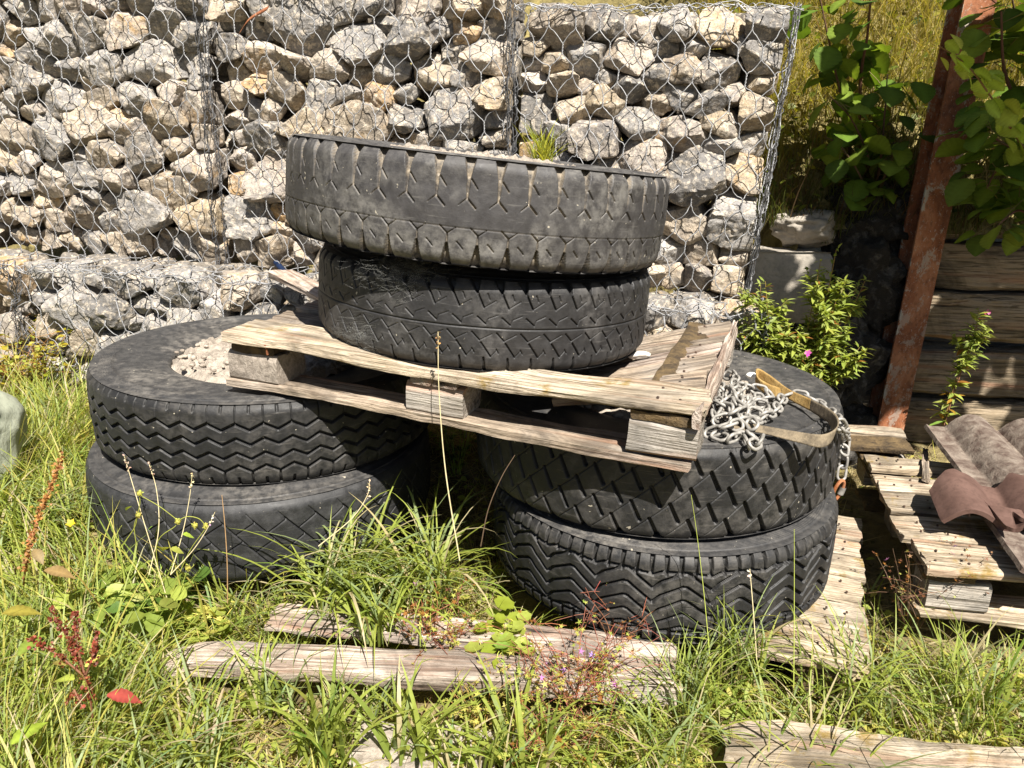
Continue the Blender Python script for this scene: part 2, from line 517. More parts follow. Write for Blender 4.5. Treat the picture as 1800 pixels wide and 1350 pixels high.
# ------------------------------------------------------------------ truck tyres
def seg_depth(S, T, P, segs):
    g = np.zeros_like(S)
    for (s0, t0, s1, t1, h0, h1, dp) in segs:
        for sh in ((-P, 0, P) if s1 - s0 < P else (-3 * P, -2 * P, -P, 0, P, 2 * P, 3 * P)):
            ax, ay, bx, by = s0 + sh, t0, s1 + sh, t1
            dx, dy = bx - ax, by - ay
            L2 = dx * dx + dy * dy + 1e-12
            u = np.clip(((S - ax) * dx + (T - ay) * dy) / L2, 0, 1)
            d = np.hypot(S - (ax + u * dx), T - (ay + u * dy))
            h = h0 + (h1 - h0) * u
            g = np.maximum(g, dp * (1 - smooth(-0.0006, 0.0010, d - h)))
    return g

def poly(pts, hw, dp):
    return [(a[0], a[1], b[0], b[1], hw, hw, dp) for a, b in zip(pts[:-1], pts[1:])]

def pattern_zigzag(W):
    P, h = 0.0695, W / 2
    segs = []
    for t in (0.053, 0.014, -0.025, -0.061):
        segs += poly([(0, t - 0.009), (P / 2, t + 0.009), (P, t - 0.009)], 0.0036, 0.013)
    segs += [(P / 2, 0.062, P / 2, h, 0.0008, 0.0012, 0.006), (0, h - 0.010, 0, h, 0.0028, 0.003, 0.007),
             (0, -0.07, 0, -h - .01, 0.0022, 0.0034, 0.012), (P / 2, -h + 0.014, P / 2, -h - .01, 0.0028, 0.0036, 0.010)]
    return P, segs

def pattern_worn_y(W):
    P, h = 0.066, W / 2
    f = 0.030
    segs = [(0, h + .012, 0, h - 0.030, 0.0125, 0.0040, 0.016), (0, h - 0.025, 0, f, 0.0045, 0.0016, 0.007),
            (0, f, -0.017, f - 0.015, 0.0012, 0.0004, 0.004), (0, f, 0.019, f - 0.019, 0.0016, 0.0014, 0.006),
            (0.006, h - 0.036, 0.020, h - 0.054, 0.0015, 0.001, 0.005)]
    g, q = -0.046, P * 0.45
    segs += [(q, -h - .012, q, -h + 0.036, 0.0125, 0.0028, 0.020), (q, -h + 0.03, q, g, 0.0028, 0.0012, 0.006),
             (q, g, q - 0.017, g + 0.015, 0.0014, 0.0010, 0.005), (q, g, q + 0.017, g + 0.013, 0.0011, 0.0005, 0.004),
             (q + 0.022, g - 0.016, q + 0.036, g - 0.030, 0.0013, 0.001, 0.004), (0, -0.032, P, -0.032, 0.0007, 0.0007, 0.002)]
    return P, segs

def pattern_herring(W):
    P, h = 0.056, W / 2
    segs = [(0, h + .012, 0.007, h - 0.018, 0.0135, 0.002, 0.020), (0.007, h - 0.018, 0.024, h - 0.052, 0.0017, 0.0014, 0.007),
            (0.024, h - 0.052, 0.050, h - 0.035, 0.0006, 0.0006, 0.003),
            (0.030, h - 0.020, 0.036, h - 0.034, 0.0010, 0.0008, 0.004),
            (0.010, 0.024, 0.030, 0.008, 0.0013, 0.0011, 0.005), (0.030, 0.008, 0.034, 0.020, 0.0006, 0.0006, 0.003),
            (0.034, 0.020, 0.056, 0.030, 0.0006, 0.0006, 0.003),
            (0, -0.001, P, -0.001, 0.0012, 0.0012, 0.004),
            (0.000, -0.012, 0.018, -0.030, 0.0013, 0.0011, 0.005), (0.018, -0.030, 0.046, -0.014, 0.0006, 0.0006, 0.003),
            (0.022, -0.036, 0.046, -0.068, 0.0016, 0.0014, 0.006), (0.046, -0.068, 0.060, -0.052, 0.0007, 0.0007, 0.003),
            (0.002, -0.050, 0.008, -0.060, 0.0010, 0.0008, 0.004),
            (0.030, -h + 0.026, 0.034, -h - .01, 0.0018, 0.0040, 0.008)]
    return P, segs

def pattern_lattice(W):
    P, h = 0.088, W / 2
    segs = []
    for k, t in enumerate((0.100, 0.060, 0.020, -0.020, -0.060)):
        o = (k % 2) * P / 2
        A = (o, t)
        segs.append((o, t, o + 0.022, t - 0.046, 0.0040, 0.0046, 0.013))
        segs.append((*A, A[0] + P / 2, A[1] + 0.040, 0.0008, 0.0008, 0.0035))
        if k == 4:
            segs.append((o + 0.020, t - 0.036, o + 0.024, -h - .012, 0.0038, 0.014, 0.020))
            segs.append((*A, o - P / 2, t - 0.040, 0.0009, 0.0009, 0.0035))
    return P, segs

def pattern_chevron(W):
    P, h = 0.1365, W / 2
    segs = []
    for k in range(-1, 6):
        t = 0.088 - 0.036 * k
        pts = [(0, t - 0.020), (0.052, t - 0.002), (0.062, t - 0.004), (0.118, t - 0.046), (0.126, t - 0.046), (P, t - 0.020 - 0.020)]
        pts = [(0, t - 0.034), (0.052, t - 0.008), (0.063, t - 0.010), (0.120, t - 0.052), (P, t - 0.034)]
        pts = [(x, max(min(y, h - 0.030), -h + 0.030)) for x, y in pts]
        segs += poly(pts, 0.0034, 0.013)
    for x in (0.012, 0.046, 0.080, 0.114):
        segs.append((x, h + .012, x, h - 0.036, 0.0052, 0.0034, 0.014))
        segs.append((x + 0.017, -h - .012, x + 0.017, -h + 0.034, 0.0058, 0.0038, 0.014))
    return P, segs

def pattern_faint(W):
    P, h = 0.078, W / 2
    segs = [(0, h - 0.016, 0.016, h - 0.036, 0.0008, 0.0012, 0.003), (0.016, h - 0.036, 0.150, -0.088, 0.0016, 0.0016, 0.007)]
    for t0 in (0.030, -0.022, -0.066):
        s0 = 0.016 + (h - 0.036 - t0) * 0.134 / (h - 0.036 + 0.088)
        segs.append((s0, t0, s0 + 0.047, t0 + 0.031, 0.0013, 0.0013, 0.006))
    return P, segs

def make_tyre(label, c, R, Wd, tilt, pat, mat_t, mat_s, bead=0.285, bulge=0.018, seed=1, phase=0.0, fill=None, edge_dust=(0.2, 0.6), ridge=True, side_dust=0.30):
    root = empty("truck_tyre", c, tilt, label, "tyre", "old truck tyres in the stacks")
    P, segs = pat(Wd)
    n = max(1, round(2 * math.pi * R / P))
    nth, h = 1750, Wd / 2
    ts = np.concatenate([[-h - 0.008], np.linspace(-h, h, 118), [h + 0.008]])
    th = np.concatenate([np.linspace(-1.08 * math.pi, 0.08 * math.pi, 1400, endpoint=False), np.linspace(0.08 * math.pi, 0.92 * math.pi, 350, endpoint=False)])
    TH, T = np.meshgrid(th, ts, indexing='ij')
    S = np.mod((TH + phase) / (2 * math.pi) * n * P, P)
    g = seg_depth(S, T, P, segs)
    pts = np.stack([np.cos(TH) * R, np.sin(TH) * R, T], -1).reshape(-1, 3)
    wear = fbm(pts * 9, seed, 3).reshape(TH.shape)
    lump = fbm(pts * 40, seed + 5, 2).reshape(TH.shape)
    e = np.clip((np.abs(T) - (h - 0.020)) / 0.028, 0, 1)
    r = R - 0.014 * e ** 2.2 - 0.004 * (T / h) ** 2 + 0.0022 * wear + 0.0006 * lump
    r = r - g
    Tz = T.copy()
    v = np.stack([np.cos(TH) * r, np.sin(TH) * r, Tz], -1).reshape(-1, 3)
    nt = len(ts)
    i = np.arange(nth)[:, None]; j = np.arange(nt - 1)[None]
    i2 = (i + 1) % nth
    q = np.stack([i * nt + j, i2 * nt + j, i2 * nt + j + 1, i * nt + j + 1], -1).reshape(-1, 4)
    lo, hi = edge_dust
    ed = lo * smooth(0.2 * h, h, T) + hi * smooth(-0.1 * h, -h, T)
    up = (T > 0)
    col = np.stack([np.clip(g / 0.006, 0, 1) * np.where(up, 1.0, 0.8), ed, 0 * g], -1).reshape(-1, 3)
    mb = MB(); mb.add(v, q, col=col)
    # inner liner closing the casing
    tl = np.linspace(-h, h, 14)
    rl = R - 0.055 - 0.05 * (np.abs(tl) / h) ** 3
    a = np.linspace(0, 2 * math.pi, 160, endpoint=False)
    A, K = np.meshgrid(a, np.arange(14), indexing='ij')
    vl = np.stack([np.cos(A) * rl[K], np.sin(A) * rl[K], tl[K]], -1).reshape(-1, 3)
    i = np.arange(160)[:, None]; j = np.arange(13)[None]; i2 = (i + 1) % 160
    mb.add(vl, np.stack([i * 14 + j, i * 14 + j + 1, i2 * 14 + j + 1, i2 * 14 + j], -1).reshape(-1, 4), col=(0, 0, 0))
    mb.build("tread", mat_t, root)
    # sidewalls
    prof = [(R - 0.0135, h + 0.0085), (R - 0.020, h + 0.0095), (R - 0.030, h + 0.010), (R - 0.034, h + 0.0085)]
    rr = R - 0.036
    for k in range(6 if ridge else 1):
        prof += [(rr, h + 0.0105), (rr - 0.003, h + 0.0125), (rr - 0.005, h + 0.0100)]
        rr -= 0.0058
    for f in np.linspace(0, 1, 12)[1:]:
        x = rr + (bead + 0.012 - rr) * f
        prof.append((x, h + 0.010 - 0.004 * (bulge < 0.01) + bulge * math.sin(math.pi * min(1, f * 0.95 + 0.05)) - 0.012 * f))
    prof += [(bead + 0.003, h - 0.010), (bead, h - 0.024), (bead + 0.012, h - 0.034), (bead + 0.05, h - 0.030), (R - 0.11, h - 0.012)]
    prof = np.array(prof)
    for sgn in (1, -1):
        mb = MB()
        na = 260
        a = np.linspace(0, 2 * math.pi, na, endpoint=False)
        A, K = np.meshgrid(a, np.arange(len(prof)), indexing='ij')
        rad = prof[K, 0]; zz = prof[K, 1] * sgn
        pp = np.stack([np.cos(A) * rad, np.sin(A) * rad, zz], -1).reshape(-1, 3)
        w = fbm(pp * 5, seed + 31, 3).reshape(A.shape)
        zz = zz + 0.004 * w * smooth(R - 0.02, R - 0.08, rad)
        v = np.stack([np.cos(A) * rad, np.sin(A) * rad, zz], -1).reshape(-1, 3)
        m = len(prof)
        i = np.arange(na)[:, None]; j = np.arange(m - 1)[None]; i2 = (i + 1) % na
        q = np.stack([i * m + j, i * m + j + 1, i2 * m + j + 1, i2 * m + j], -1).reshape(-1, 4)
        if sgn > 0: q = q[:, ::-1]
        mb.add(v, q, col=(0, side_dust, 0))
        mb.build("sidewall", mat_s, root)
    if fill is not None:
        mb = MB()
        nr, na = 46, 150
        rf = np.linspace(0, bead + 0.006, nr)
        a = np.linspace(0, 2 * math.pi, na, endpoint=False)
        A, Rr = np.meshgrid(a, rf, indexing='ij')
        pp = np.stack([np.cos(A) * Rr, np.sin(A) * Rr, 0 * A], -1).reshape(-1, 3)
        z = h + fill + 0.012 * fbm(pp * 11, seed + 3, 3) + 0.010 * np.abs(fbm(pp * 45, seed + 8, 3)) + 0.006 * fbm(pp * 90, seed + 9, 2)
        z = z - 0.02 * smooth(bead - 0.03, bead, Rr).reshape(-1)
        v = np.c_[pp[:, :2], z]
        i = np.arange(na)[:, None]; j = np.arange(nr - 1)[None]; i2 = (i + 1) % na
        mb.add(v, np.stack([i * nr + j, i * nr + j + 1, i2 * nr + j + 1, i2 * nr + j], -1).reshape(-1, 4)[:, ::-1])
        # coarse gravel showing at the surface
        for k in range(160):
            aa, r0 = rng.uniform(0, 2 * math.pi), bead * math.sqrt(rng.uniform(0.1, 1))
            s = rng.uniform(0.004, 0.011)
            vv = ICO2[0] * np.array([s * rng.uniform(.8, 1.5), s, s * .8]) + [math.cos(aa) * r0, math.sin(aa) * r0, h + fill + 0.006]
            mb.add(vv, tris=ICO2[1])
        mb.build("concrete_fill", M_CONC, root)
    return root

def icosphere(level):
    t = (1 + 5 ** 0.5) / 2
    v = [(-1, t, 0), (1, t, 0), (-1, -t, 0), (1, -t, 0), (0, -1, t), (0, 1, t), (0, -1, -t), (0, 1, -t), (t, 0, -1), (t, 0, 1), (-t, 0, -1), (-t, 0, 1)]
    f = [(0, 11, 5), (0, 5, 1), (0, 1, 7), (0, 7, 10), (0, 10, 11), (1, 5, 9), (5, 11, 4), (11, 10, 2), (10, 7, 6), (7, 1, 8),
         (3, 9, 4), (3, 4, 2), (3, 2, 6), (3, 6, 8), (3, 8, 9), (4, 9, 5), (2, 4, 11), (6, 2, 10), (8, 6, 7), (9, 8, 1)]
    v = [np.array(x) / np.linalg.norm(x) for x in v]
    for _ in range(level):
        cache, nf = {}, []
        def mid(a, b):
            k = (min(a, b), max(a, b))
            if k not in cache:
                m = v[a] + v[b]
                v.append(m / np.linalg.norm(m)); cache[k] = len(v) - 1
            return cache[k]
        for a, b, c in f:
            x, y, z = mid(a, b), mid(b, c), mid(c, a)
            nf += [(a, x, z), (b, y, x), (c, z, y), (x, y, z)]
        f = nf
    return np.array(v), np.array(f)

ICO1, ICO2, ICO3, ICO4 = icosphere(1), icosphere(1), icosphere(3), icosphere(4)

DUST = (0.17, 0.155, 0.135)
RB1 = mat_rubber("rubber_black", (0.0095, 0.0095, 0.010), DUST, 0.30, (0.008, 0.008, 0.008), 0.9)
RB1S = mat_rubber("rubber_sidewall_dusty", (0.026, 0.026, 0.027), DUST, 0.75, (0.02, 0.02, 0.02), 0.0)
RB2 = mat_rubber("rubber_faded", (0.0135, 0.0135, 0.0145), (0.12, 0.118, 0.115), 0.32, (0.006, 0.006, 0.006), 0.9)
RB3 = mat_rubber("rubber_worn_dirty", (0.032, 0.030, 0.0305), (0.20, 0.19, 0.172), 0.55, (0.26, 0.21, 0.145), 0.75)
RB4 = mat_rubber("rubber_cracked", (0.015, 0.0145, 0.015), (0.17, 0.16, 0.15), 0.36, (0.008, 0.008, 0.008), 0.8)

T_LL = make_tyre("lower left truck tyre with faint worn tread, half sunk in grass under the zigzag tyre", (-0.770, 2.235, 0.152), 0.508, 0.205, (0, math.radians(1), 0),
                 pattern_faint, RB2, RB1S, seed=3, edge_dust=(0.55, 0.0), ridge=False)
T_LU = make_tyre("big tyre with zigzag tread and concrete filled hub on top of the left pair", (-0.760, 2.310, 0.396), 0.512, 0.205, (0, math.radians(2.0), 0),
                 pattern_zigzag, RB1, RB1S, seed=5, bulge=0.003, fill=-0.004, edge_dust=(0.15, 1.0), phase=0.02)
T_RL = make_tyre("bottom right truck tyre with bold chevron tread resting on pallet boards", (0.425, 2.012, 0.114), 0.480, 0.22, (0, math.radians(0.6), 0),
                 pattern_chevron, RB1, RB1S, seed=8, edge_dust=(0.65, 0.0), phase=0.03)
T_RU = make_tyre("right tyre with diamond block tread carrying the grey chain and strap", (0.405, 2.085, 0.362), 0.508, 0.212, (math.radians(-0.5), math.radians(0.8), 0),
                 pattern_lattice, RB1, RB1S, seed=11, bulge=0.006, fill=-0.012, edge_dust=(0.15, 0.5), phase=0.0, ridge=False)
T_M = make_tyre("middle cracked tyre with herringbone tread sitting on the sagging pallet", (-0.077, 2.150, 0.728), 0.458, 0.195, (math.radians(-1), math.radians(4.6), 0),
                pattern_herring, RB4, RB4, seed=14, bead=0.27, edge_dust=(0.1, 0.45), ridge=False)
T_T = make_tyre("topmost bald tyre with dirt filled notches along both shoulders", (-0.092, 2.15, 0.983), 0.506, 0.210, (math.radians(-1.2), math.radians(6.3), 0),
                pattern_worn_y, RB3, RB3, seed=17, edge_dust=(0.35, 0.9), phase=0.012, bulge=0.002, ridge=False, side_dust=0.8, fill=-0.006)
# ------------------------------------------------------------------ gabion baskets
def gabion(label, x_right, y_right, slope, w, z0, h, roll, n0, n1, seed, tan_bias, lean=0.0, crumple=0.004, rows=None, wrap_right=0.0, wrap_top=0.12,
           aspect=1.3, bulge=0.035, blanket=0.0, shear=0.0):
    r = np.random.default_rng(seed)
    yaw = math.atan(slope)
    ex = np.array([math.cos(yaw), -math.sin(yaw)])
    left = np.array([x_right, y_right]) - ex * w
    root = empty("gabion_basket", (left[0], left[1], z0), (0, roll, -yaw), label, "gabion", "stone filled gabion baskets of the retaining wall")
    def bend(x, z):
        return bulge * np.sin(math.pi * np.clip(x / w, 0, 1)) * np.sin(math.pi * np.clip(z / h, 0, 1) * 0.95 + 0.1)
    def relax(n):
        p = np.c_[r.uniform(0, w, n), r.uniform(0, h, n)]
        wt = np.exp(r.normal(0, 0.34, n)).clip(0.5, 1.75)
        for it in range(90):
            q = p / [aspect, 1]
            d = q[:, None] - q[None]
            L = np.hypot(d[..., 0], d[..., 1]) + 1e-6
            np.fill_diagonal(L, 9)
            R0 = 1.25 * math.sqrt(w / aspect * h / n) * (wt[:, None] + wt[None]) / 2
            f = np.clip(R0 - L, 0, None)[..., None] * d / L[..., None]
            p = p + 0.28 * f.sum(1) * [aspect, 1]
            m = 0.05
            p[:, 0] = np.clip(p[:, 0], m * 1.2, w - m * 1.2); p[:, 1] = np.clip(p[:, 1], m, h - m)
        return p, wt
    a, wa = relax(n0)
    b, wb = relax(n1)
    depth = r.uniform(0.07, 0.115, n0)
    C = np.r_[np.c_[a[:, 0], depth, a[:, 1]], np.c_[b[:, 0], r.uniform(0.21, 0.26, n1), b[:, 1]]]
    wt = np.r_[wa, wb]
    S = np.array([aspect, 1.0, 1.0])
    fill = MB()
    for i in range(n0 + n1):
        ico = ICO4 if i < n0 else ICO3
        d = ico[0]
        ci = C[i]
        dl = (C - ci) / S
        L = np.linalg.norm(dl, axis=1)
        nb = np.where((L > 0) & (L < 0.45))[0]
        N = [dl[k] / L[k] for k in nb]
        H = [L[k] * wt[i] / (wt[i] + wt[k]) * 0.985 - 0.0015 for k in nb]
        front = max(-0.004, r.normal(0.016, 0.018)) if i < n0 else 0.16
        tiltv = np.array([r.uniform(-.35, .35), -1, r.uniform(-.15, .5)]); tiltv /= np.linalg.norm(tiltv)
        N.append(tiltv); H.append(max(0.03, ci[1] - front))
        for nn, hh in (((1, 0, 0), (w - ci[0]) / aspect - 0.012), ((-1, 0, 0), ci[0] / aspect - 0.012), ((0, 0, 1), h - ci[2] + 0.01), ((0, 0, -1), ci[2] + 0.01), ((0, 1, 0), 0.11)):
            N.append(np.array(nn, float)); H.append(max(hh, 0.03))
        rm = float(np.median(sorted(H)[:6]))
        for k in range(13):
            v = r.normal(size=3); v /= np.linalg.norm(v)
            N.append(v); H.append(rm * r.uniform(0.68, 1.2))
        N = np.array(N); H = np.array(H)
        dots = np.clip(d @ N.T, 1e-4, None) / H[None]
        p = r.uniform(22, 60)
        rad = (dots ** p).sum(1) ** (-1 / p)
        rad = np.minimum(rad, 0.15)
        pos = d * rad[:, None]
        off = r.uniform(0, 50, 3)
        amp = rm
        q3 = pos + 0.02 * np.stack([vnoise(pos * 25 + off + w_, 5 + w_) for w_ in (0, 1, 2)], -1)
        nz = 0.085 * fbm(q3 * 13 + off, seed, 3) + 0.075 * (0.6 - np.abs(fbm(q3 * 34 + off, seed + 2, 3))) + 0.02 * fbm(pos * 110 + off, seed + 4, 2)
        pos = d * (rad * (1 + nz * 1.0))[:, None] * S * 1.13
        x, z = ci[0], ci[2]
        mb = MB(); mb.add(pos, tris=ico[1])
        if i >= n0:
            fill.add(pos + C[i] + [0, .012 - bend(ci[0], ci[2]), 0], tris=ico[1]); continue
        o = mb.build("stone", M_STONE, root)
        try: o.data.set_sharp_from_angle(angle=math.radians(30))
        except Exception: pass
        o.location = (x + lean * (x / w) ** 2 * (z / h), ci[1] - bend(x, z), z)
        f = tan_bias(x / w, z / h)
        u = r.uniform()
        if u < 0.82 * f:
            g = r.uniform(0.62, 1.12); t_ = r.uniform(0, 1); c = (0.43 * g, (0.335 + 0.04 * t_) * g, (0.215 + 0.11 * t_) * g); al = r.uniform(0.1, 0.8)
        elif u < 0.92 * f: c = (0.40, 0.265, 0.135); al = 0.95
        else:
            g = r.uniform(0.14, 0.36); c = (g * 1.07, g, g * 0.92); al = r.uniform(0, 0.4) * (0.3 + f)
        o.color = (*c, al)
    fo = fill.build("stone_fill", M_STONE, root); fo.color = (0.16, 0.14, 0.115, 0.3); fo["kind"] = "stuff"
    # wire netting
    D, V = 0.0795, 0.0815
    ncol = int((w + wrap_right) / D) + 1
    nrow = int((h + wrap_top) / V) + 2
    mb = MB()
    low = lambda s, t, k: np.array([math.sin(s * 7.1 + k) * math.cos(t * 5.3 + k * 2), math.sin(t * 6.7 + k * 3) * math.cos(s * 4.9 + k)])
    def place(s, t, out=0.0):
        s = s + shear * (t / h - 0.5) * 0.3
        z = min(t, h); x = min(max(s, 0), w); y = -0.012 - out
        y -= float(bend(x, z))
        if t > h: y += (t - h); z = h + 0.012 + out * 0.7
        if s > w: y += (s - w); x = w + 0.012 + out
        l = low(s, t, seed)
        k = vn(s, t)
        return np.array([x + lean * (x / w) ** 2 * (z / h) + 0.006 * l[0] + crumple * k[0], y + 0.010 * l[1] + crumple * 1.2 * k[1], z + crumple * k[2] + 0.005 * l[1]])
    def vn(s, t):
        p = np.array([[s * 17, t * 17, seed]]); return np.array([vnoise(p, 1)[0], vnoise(p, 2)[0], vnoise(p, 3)[0]])
    node = {}
    for j in range(-1, nrow):
        for i in range(-1, ncol + 1):
            s = (i + 0.5 * (j % 2)) * D; t = j * V
            node[i, j] = (s, t, r.normal(0, 0.004), r.normal(0, 0.004))
    TW = 0.016
    for (i, j), (s, t, js, jt) in node.items():
        if not (-0.01 <= s <= w + wrap_right and -0.02 <= t <= h + wrap_top): continue
        a_, b_ = place(s + js, t + jt - TW), place(s + js, t + jt + TW)
        ax = b_ - a_
        ph = np.linspace(0, 3.2 * math.pi, 10)
        base = a_[None] + ax[None] * np.linspace(0, 1, 10)[:, None]
        for q in (0, math.pi):
            tube(mb, base + np.c_[0.0017 * np.cos(ph + q), 0.0017 * np.sin(ph + q), 0 * ph], 0.0015, 4)
        for di in ((0, -1) if j % 2 == 0 else (0, 1)):
            k = (i + di, j + 1)
            if k not in node: continue
            s2, t2, js2, jt2 = node[k]
            if not (-0.01 <= s2 <= w + wrap_right and t2 <= h + wrap_top): continue
            c_ = place(s2 + js2, t2 + jt2 - TW)
            m1, m2 = b_ * 0.66 + c_ * 0.34, b_ * 0.33 + c_ * 0.67
            sag = r.normal(0, 0.0035, 3)
            e1, e2 = b_ + ax * 0.10, c_ - ax * 0.10
            tube(mb, spline(np.array([b_, b_ * .85 + c_ * .15 + ax * 0.06, m1 + sag, m2 + sag, c_ * .85 + b_ * .15 - ax * 0.06, c_]), 2), 0.0017, 4)
    wm = mb.build("wire_mesh", M_WIRE, root)
    # selvedge wires and lacing round the front frame
    for xx in (0.0, w):
        mb = MB()
        for q in range(3):
            t = np.linspace(-0.01, h + 0.01, 26)
            pts = np.array([place(min(max(xx, 0.0), w), tt, 0.004) for tt in t]) + np.c_[r.normal(0, .004, 26) + (q - 1) * 0.006, r.normal(0, .005, 26), 0 * t]
            tube(mb, spline(pts, 3), 0.0017, 4)
        t = np.linspace(0, h, 200)
        base = np.array([place(min(max(xx, 0.0), w), tt, 0.006) for tt in t])
        ph = t * 2 * math.pi / 0.055 + seed
        tube(mb, base + np.c_[0.012 * np.cos(ph), 0.012 * np.sin(ph), 0 * t], 0.0014, 4)
        mb.build("seam_wire", M_WIRED, root)
    mb = MB()
    for zz in (h,):
        for q in range(3):
            s = np.linspace(-0.02, w + 0.02, 30)
            pts = np.array([place(ss, zz, 0.006) for ss in s]) + np.c_[0 * s, r.normal(0, .005, 30) + (q - 1) * .006, r.normal(0, .006 + crumple * .3, 30)]
            tube(mb, spline(pts, 3), 0.0019, 4)
        s = np.linspace(0, w, 260)
        base = np.array([place(ss, zz, 0.006) for ss in s])
        ph = s * 2 * math.pi / 0.05 + seed
        tube(mb, base + np.c_[0 * s, 0.013 * np.cos(ph), 0.013 * np.sin(ph)], 0.0015, 4)
    mb.build("edge_wire", M_WIRE, root)
    return root

UP_S, UP_X, UP_Y = 0.2217, 0.840, 2.725
def up(x): return UP_Y + UP_S * (UP_X - x)
G_R = gabion("right end gabion of pale and tan stones beside the grassy bank, its corner bulging", UP_X, UP_Y, UP_S, 0.870, 0.612, 0.945, math.radians(1.7), 74, 60, 21,
             lambda x, z: 0.9 - 0.55 * z, lean=0.05, wrap_right=0.30, wrap_top=0.10)
xm = 0.840 - 0.880 * math.cos(math.atan(UP_S))
G_M = gabion("middle gabion of the upper row, behind the tyre tower between two dark wire seams", xm - 0.012, up(xm - 0.012), UP_S, 1.165, 0.635, 1.03, math.radians(1.7), 92, 75, 22,
             lambda x, z: 0.95 - 0.65 * z)
xl = xm - 0.012 - 1.195 * math.cos(math.atan(UP_S))
G_L = gabion("left gabion of the upper row, grey stones at its top and ochre stones below", xl - 0.01, up(xl - 0.01), UP_S, 1.27, 0.668, 1.12, math.radians(1.7), 99, 85, 23,
             lambda x, z: 1.0 - 0.95 * z ** 0.8)
LO_S = 0.188
def lo(x): return 2.60 + LO_S * (0.66 - x)
G_LR = gabion("low gabion behind the pallet, mostly hidden by the tyre tower", 0.86, lo(0.86), LO_S, 1.62, 0.07, 0.525, math.radians(1.2), 60, 60, 24,
              lambda x, z: 0.55, crumple=0.014, wrap_top=0.28, wrap_right=0.1)
G_LL = gabion("low gabion of dark grey stones under slack crumpled netting, left of the pallet", -0.80, lo(-0.80), LO_S, 1.24, 0.12, 0.52, math.radians(1.8), 50, 50, 26,
              lambda x, z: 0.40 - 0.3 * z, crumple=0.016, wrap_top=0.30, aspect=1.1)
G_LF = gabion("far left low gabion cut off by the photo edge, overgrown with yellow weeds", -2.06, lo(-2.06), LO_S, 0.9, 0.16, 0.50, math.radians(1.5), 36, 36, 27,
              lambda x, z: 0.8, crumple=0.010, wrap_top=0.26)
# ground-in strip of rusty iron caught on the netting
mb = MB()
p0, p1 = at(421, 58, 3.035), at(471, 14, 3.02)
pts = spline([p0, p0.lerp(p1, .4) + Vector((-.004, 0, .012)), p1], 8)
for q, dx in enumerate((0,)):
    t = np.asarray(pts); nrm = np.array([0.55, 0, 0.75]); 
    v = np.concatenate([t - nrm * .011 + [0, -.002, 0], t + nrm * .011 + [0, -.002, 0], t + nrm * .011 + [0, .002, 0], t - nrm * .011 + [0, .002, 0]])
    m = len(t); i = np.arange(m - 1)
    for a_, b_ in ((0, 1), (1, 2), (2, 3), (3, 0)):
        mb.q.append(np.stack([i + a_ * m, i + b_ * m, i + 1 + b_ * m, i + 1 + a_ * m], -1))
    mb.v.append(v); mb.c.append(np.zeros((len(v), 3))); mb.n = len(v)
tag(mb.build("iron_strip", M_RUST), "short curved strip of rusty iron caught in the netting near the top edge", "metal strip")
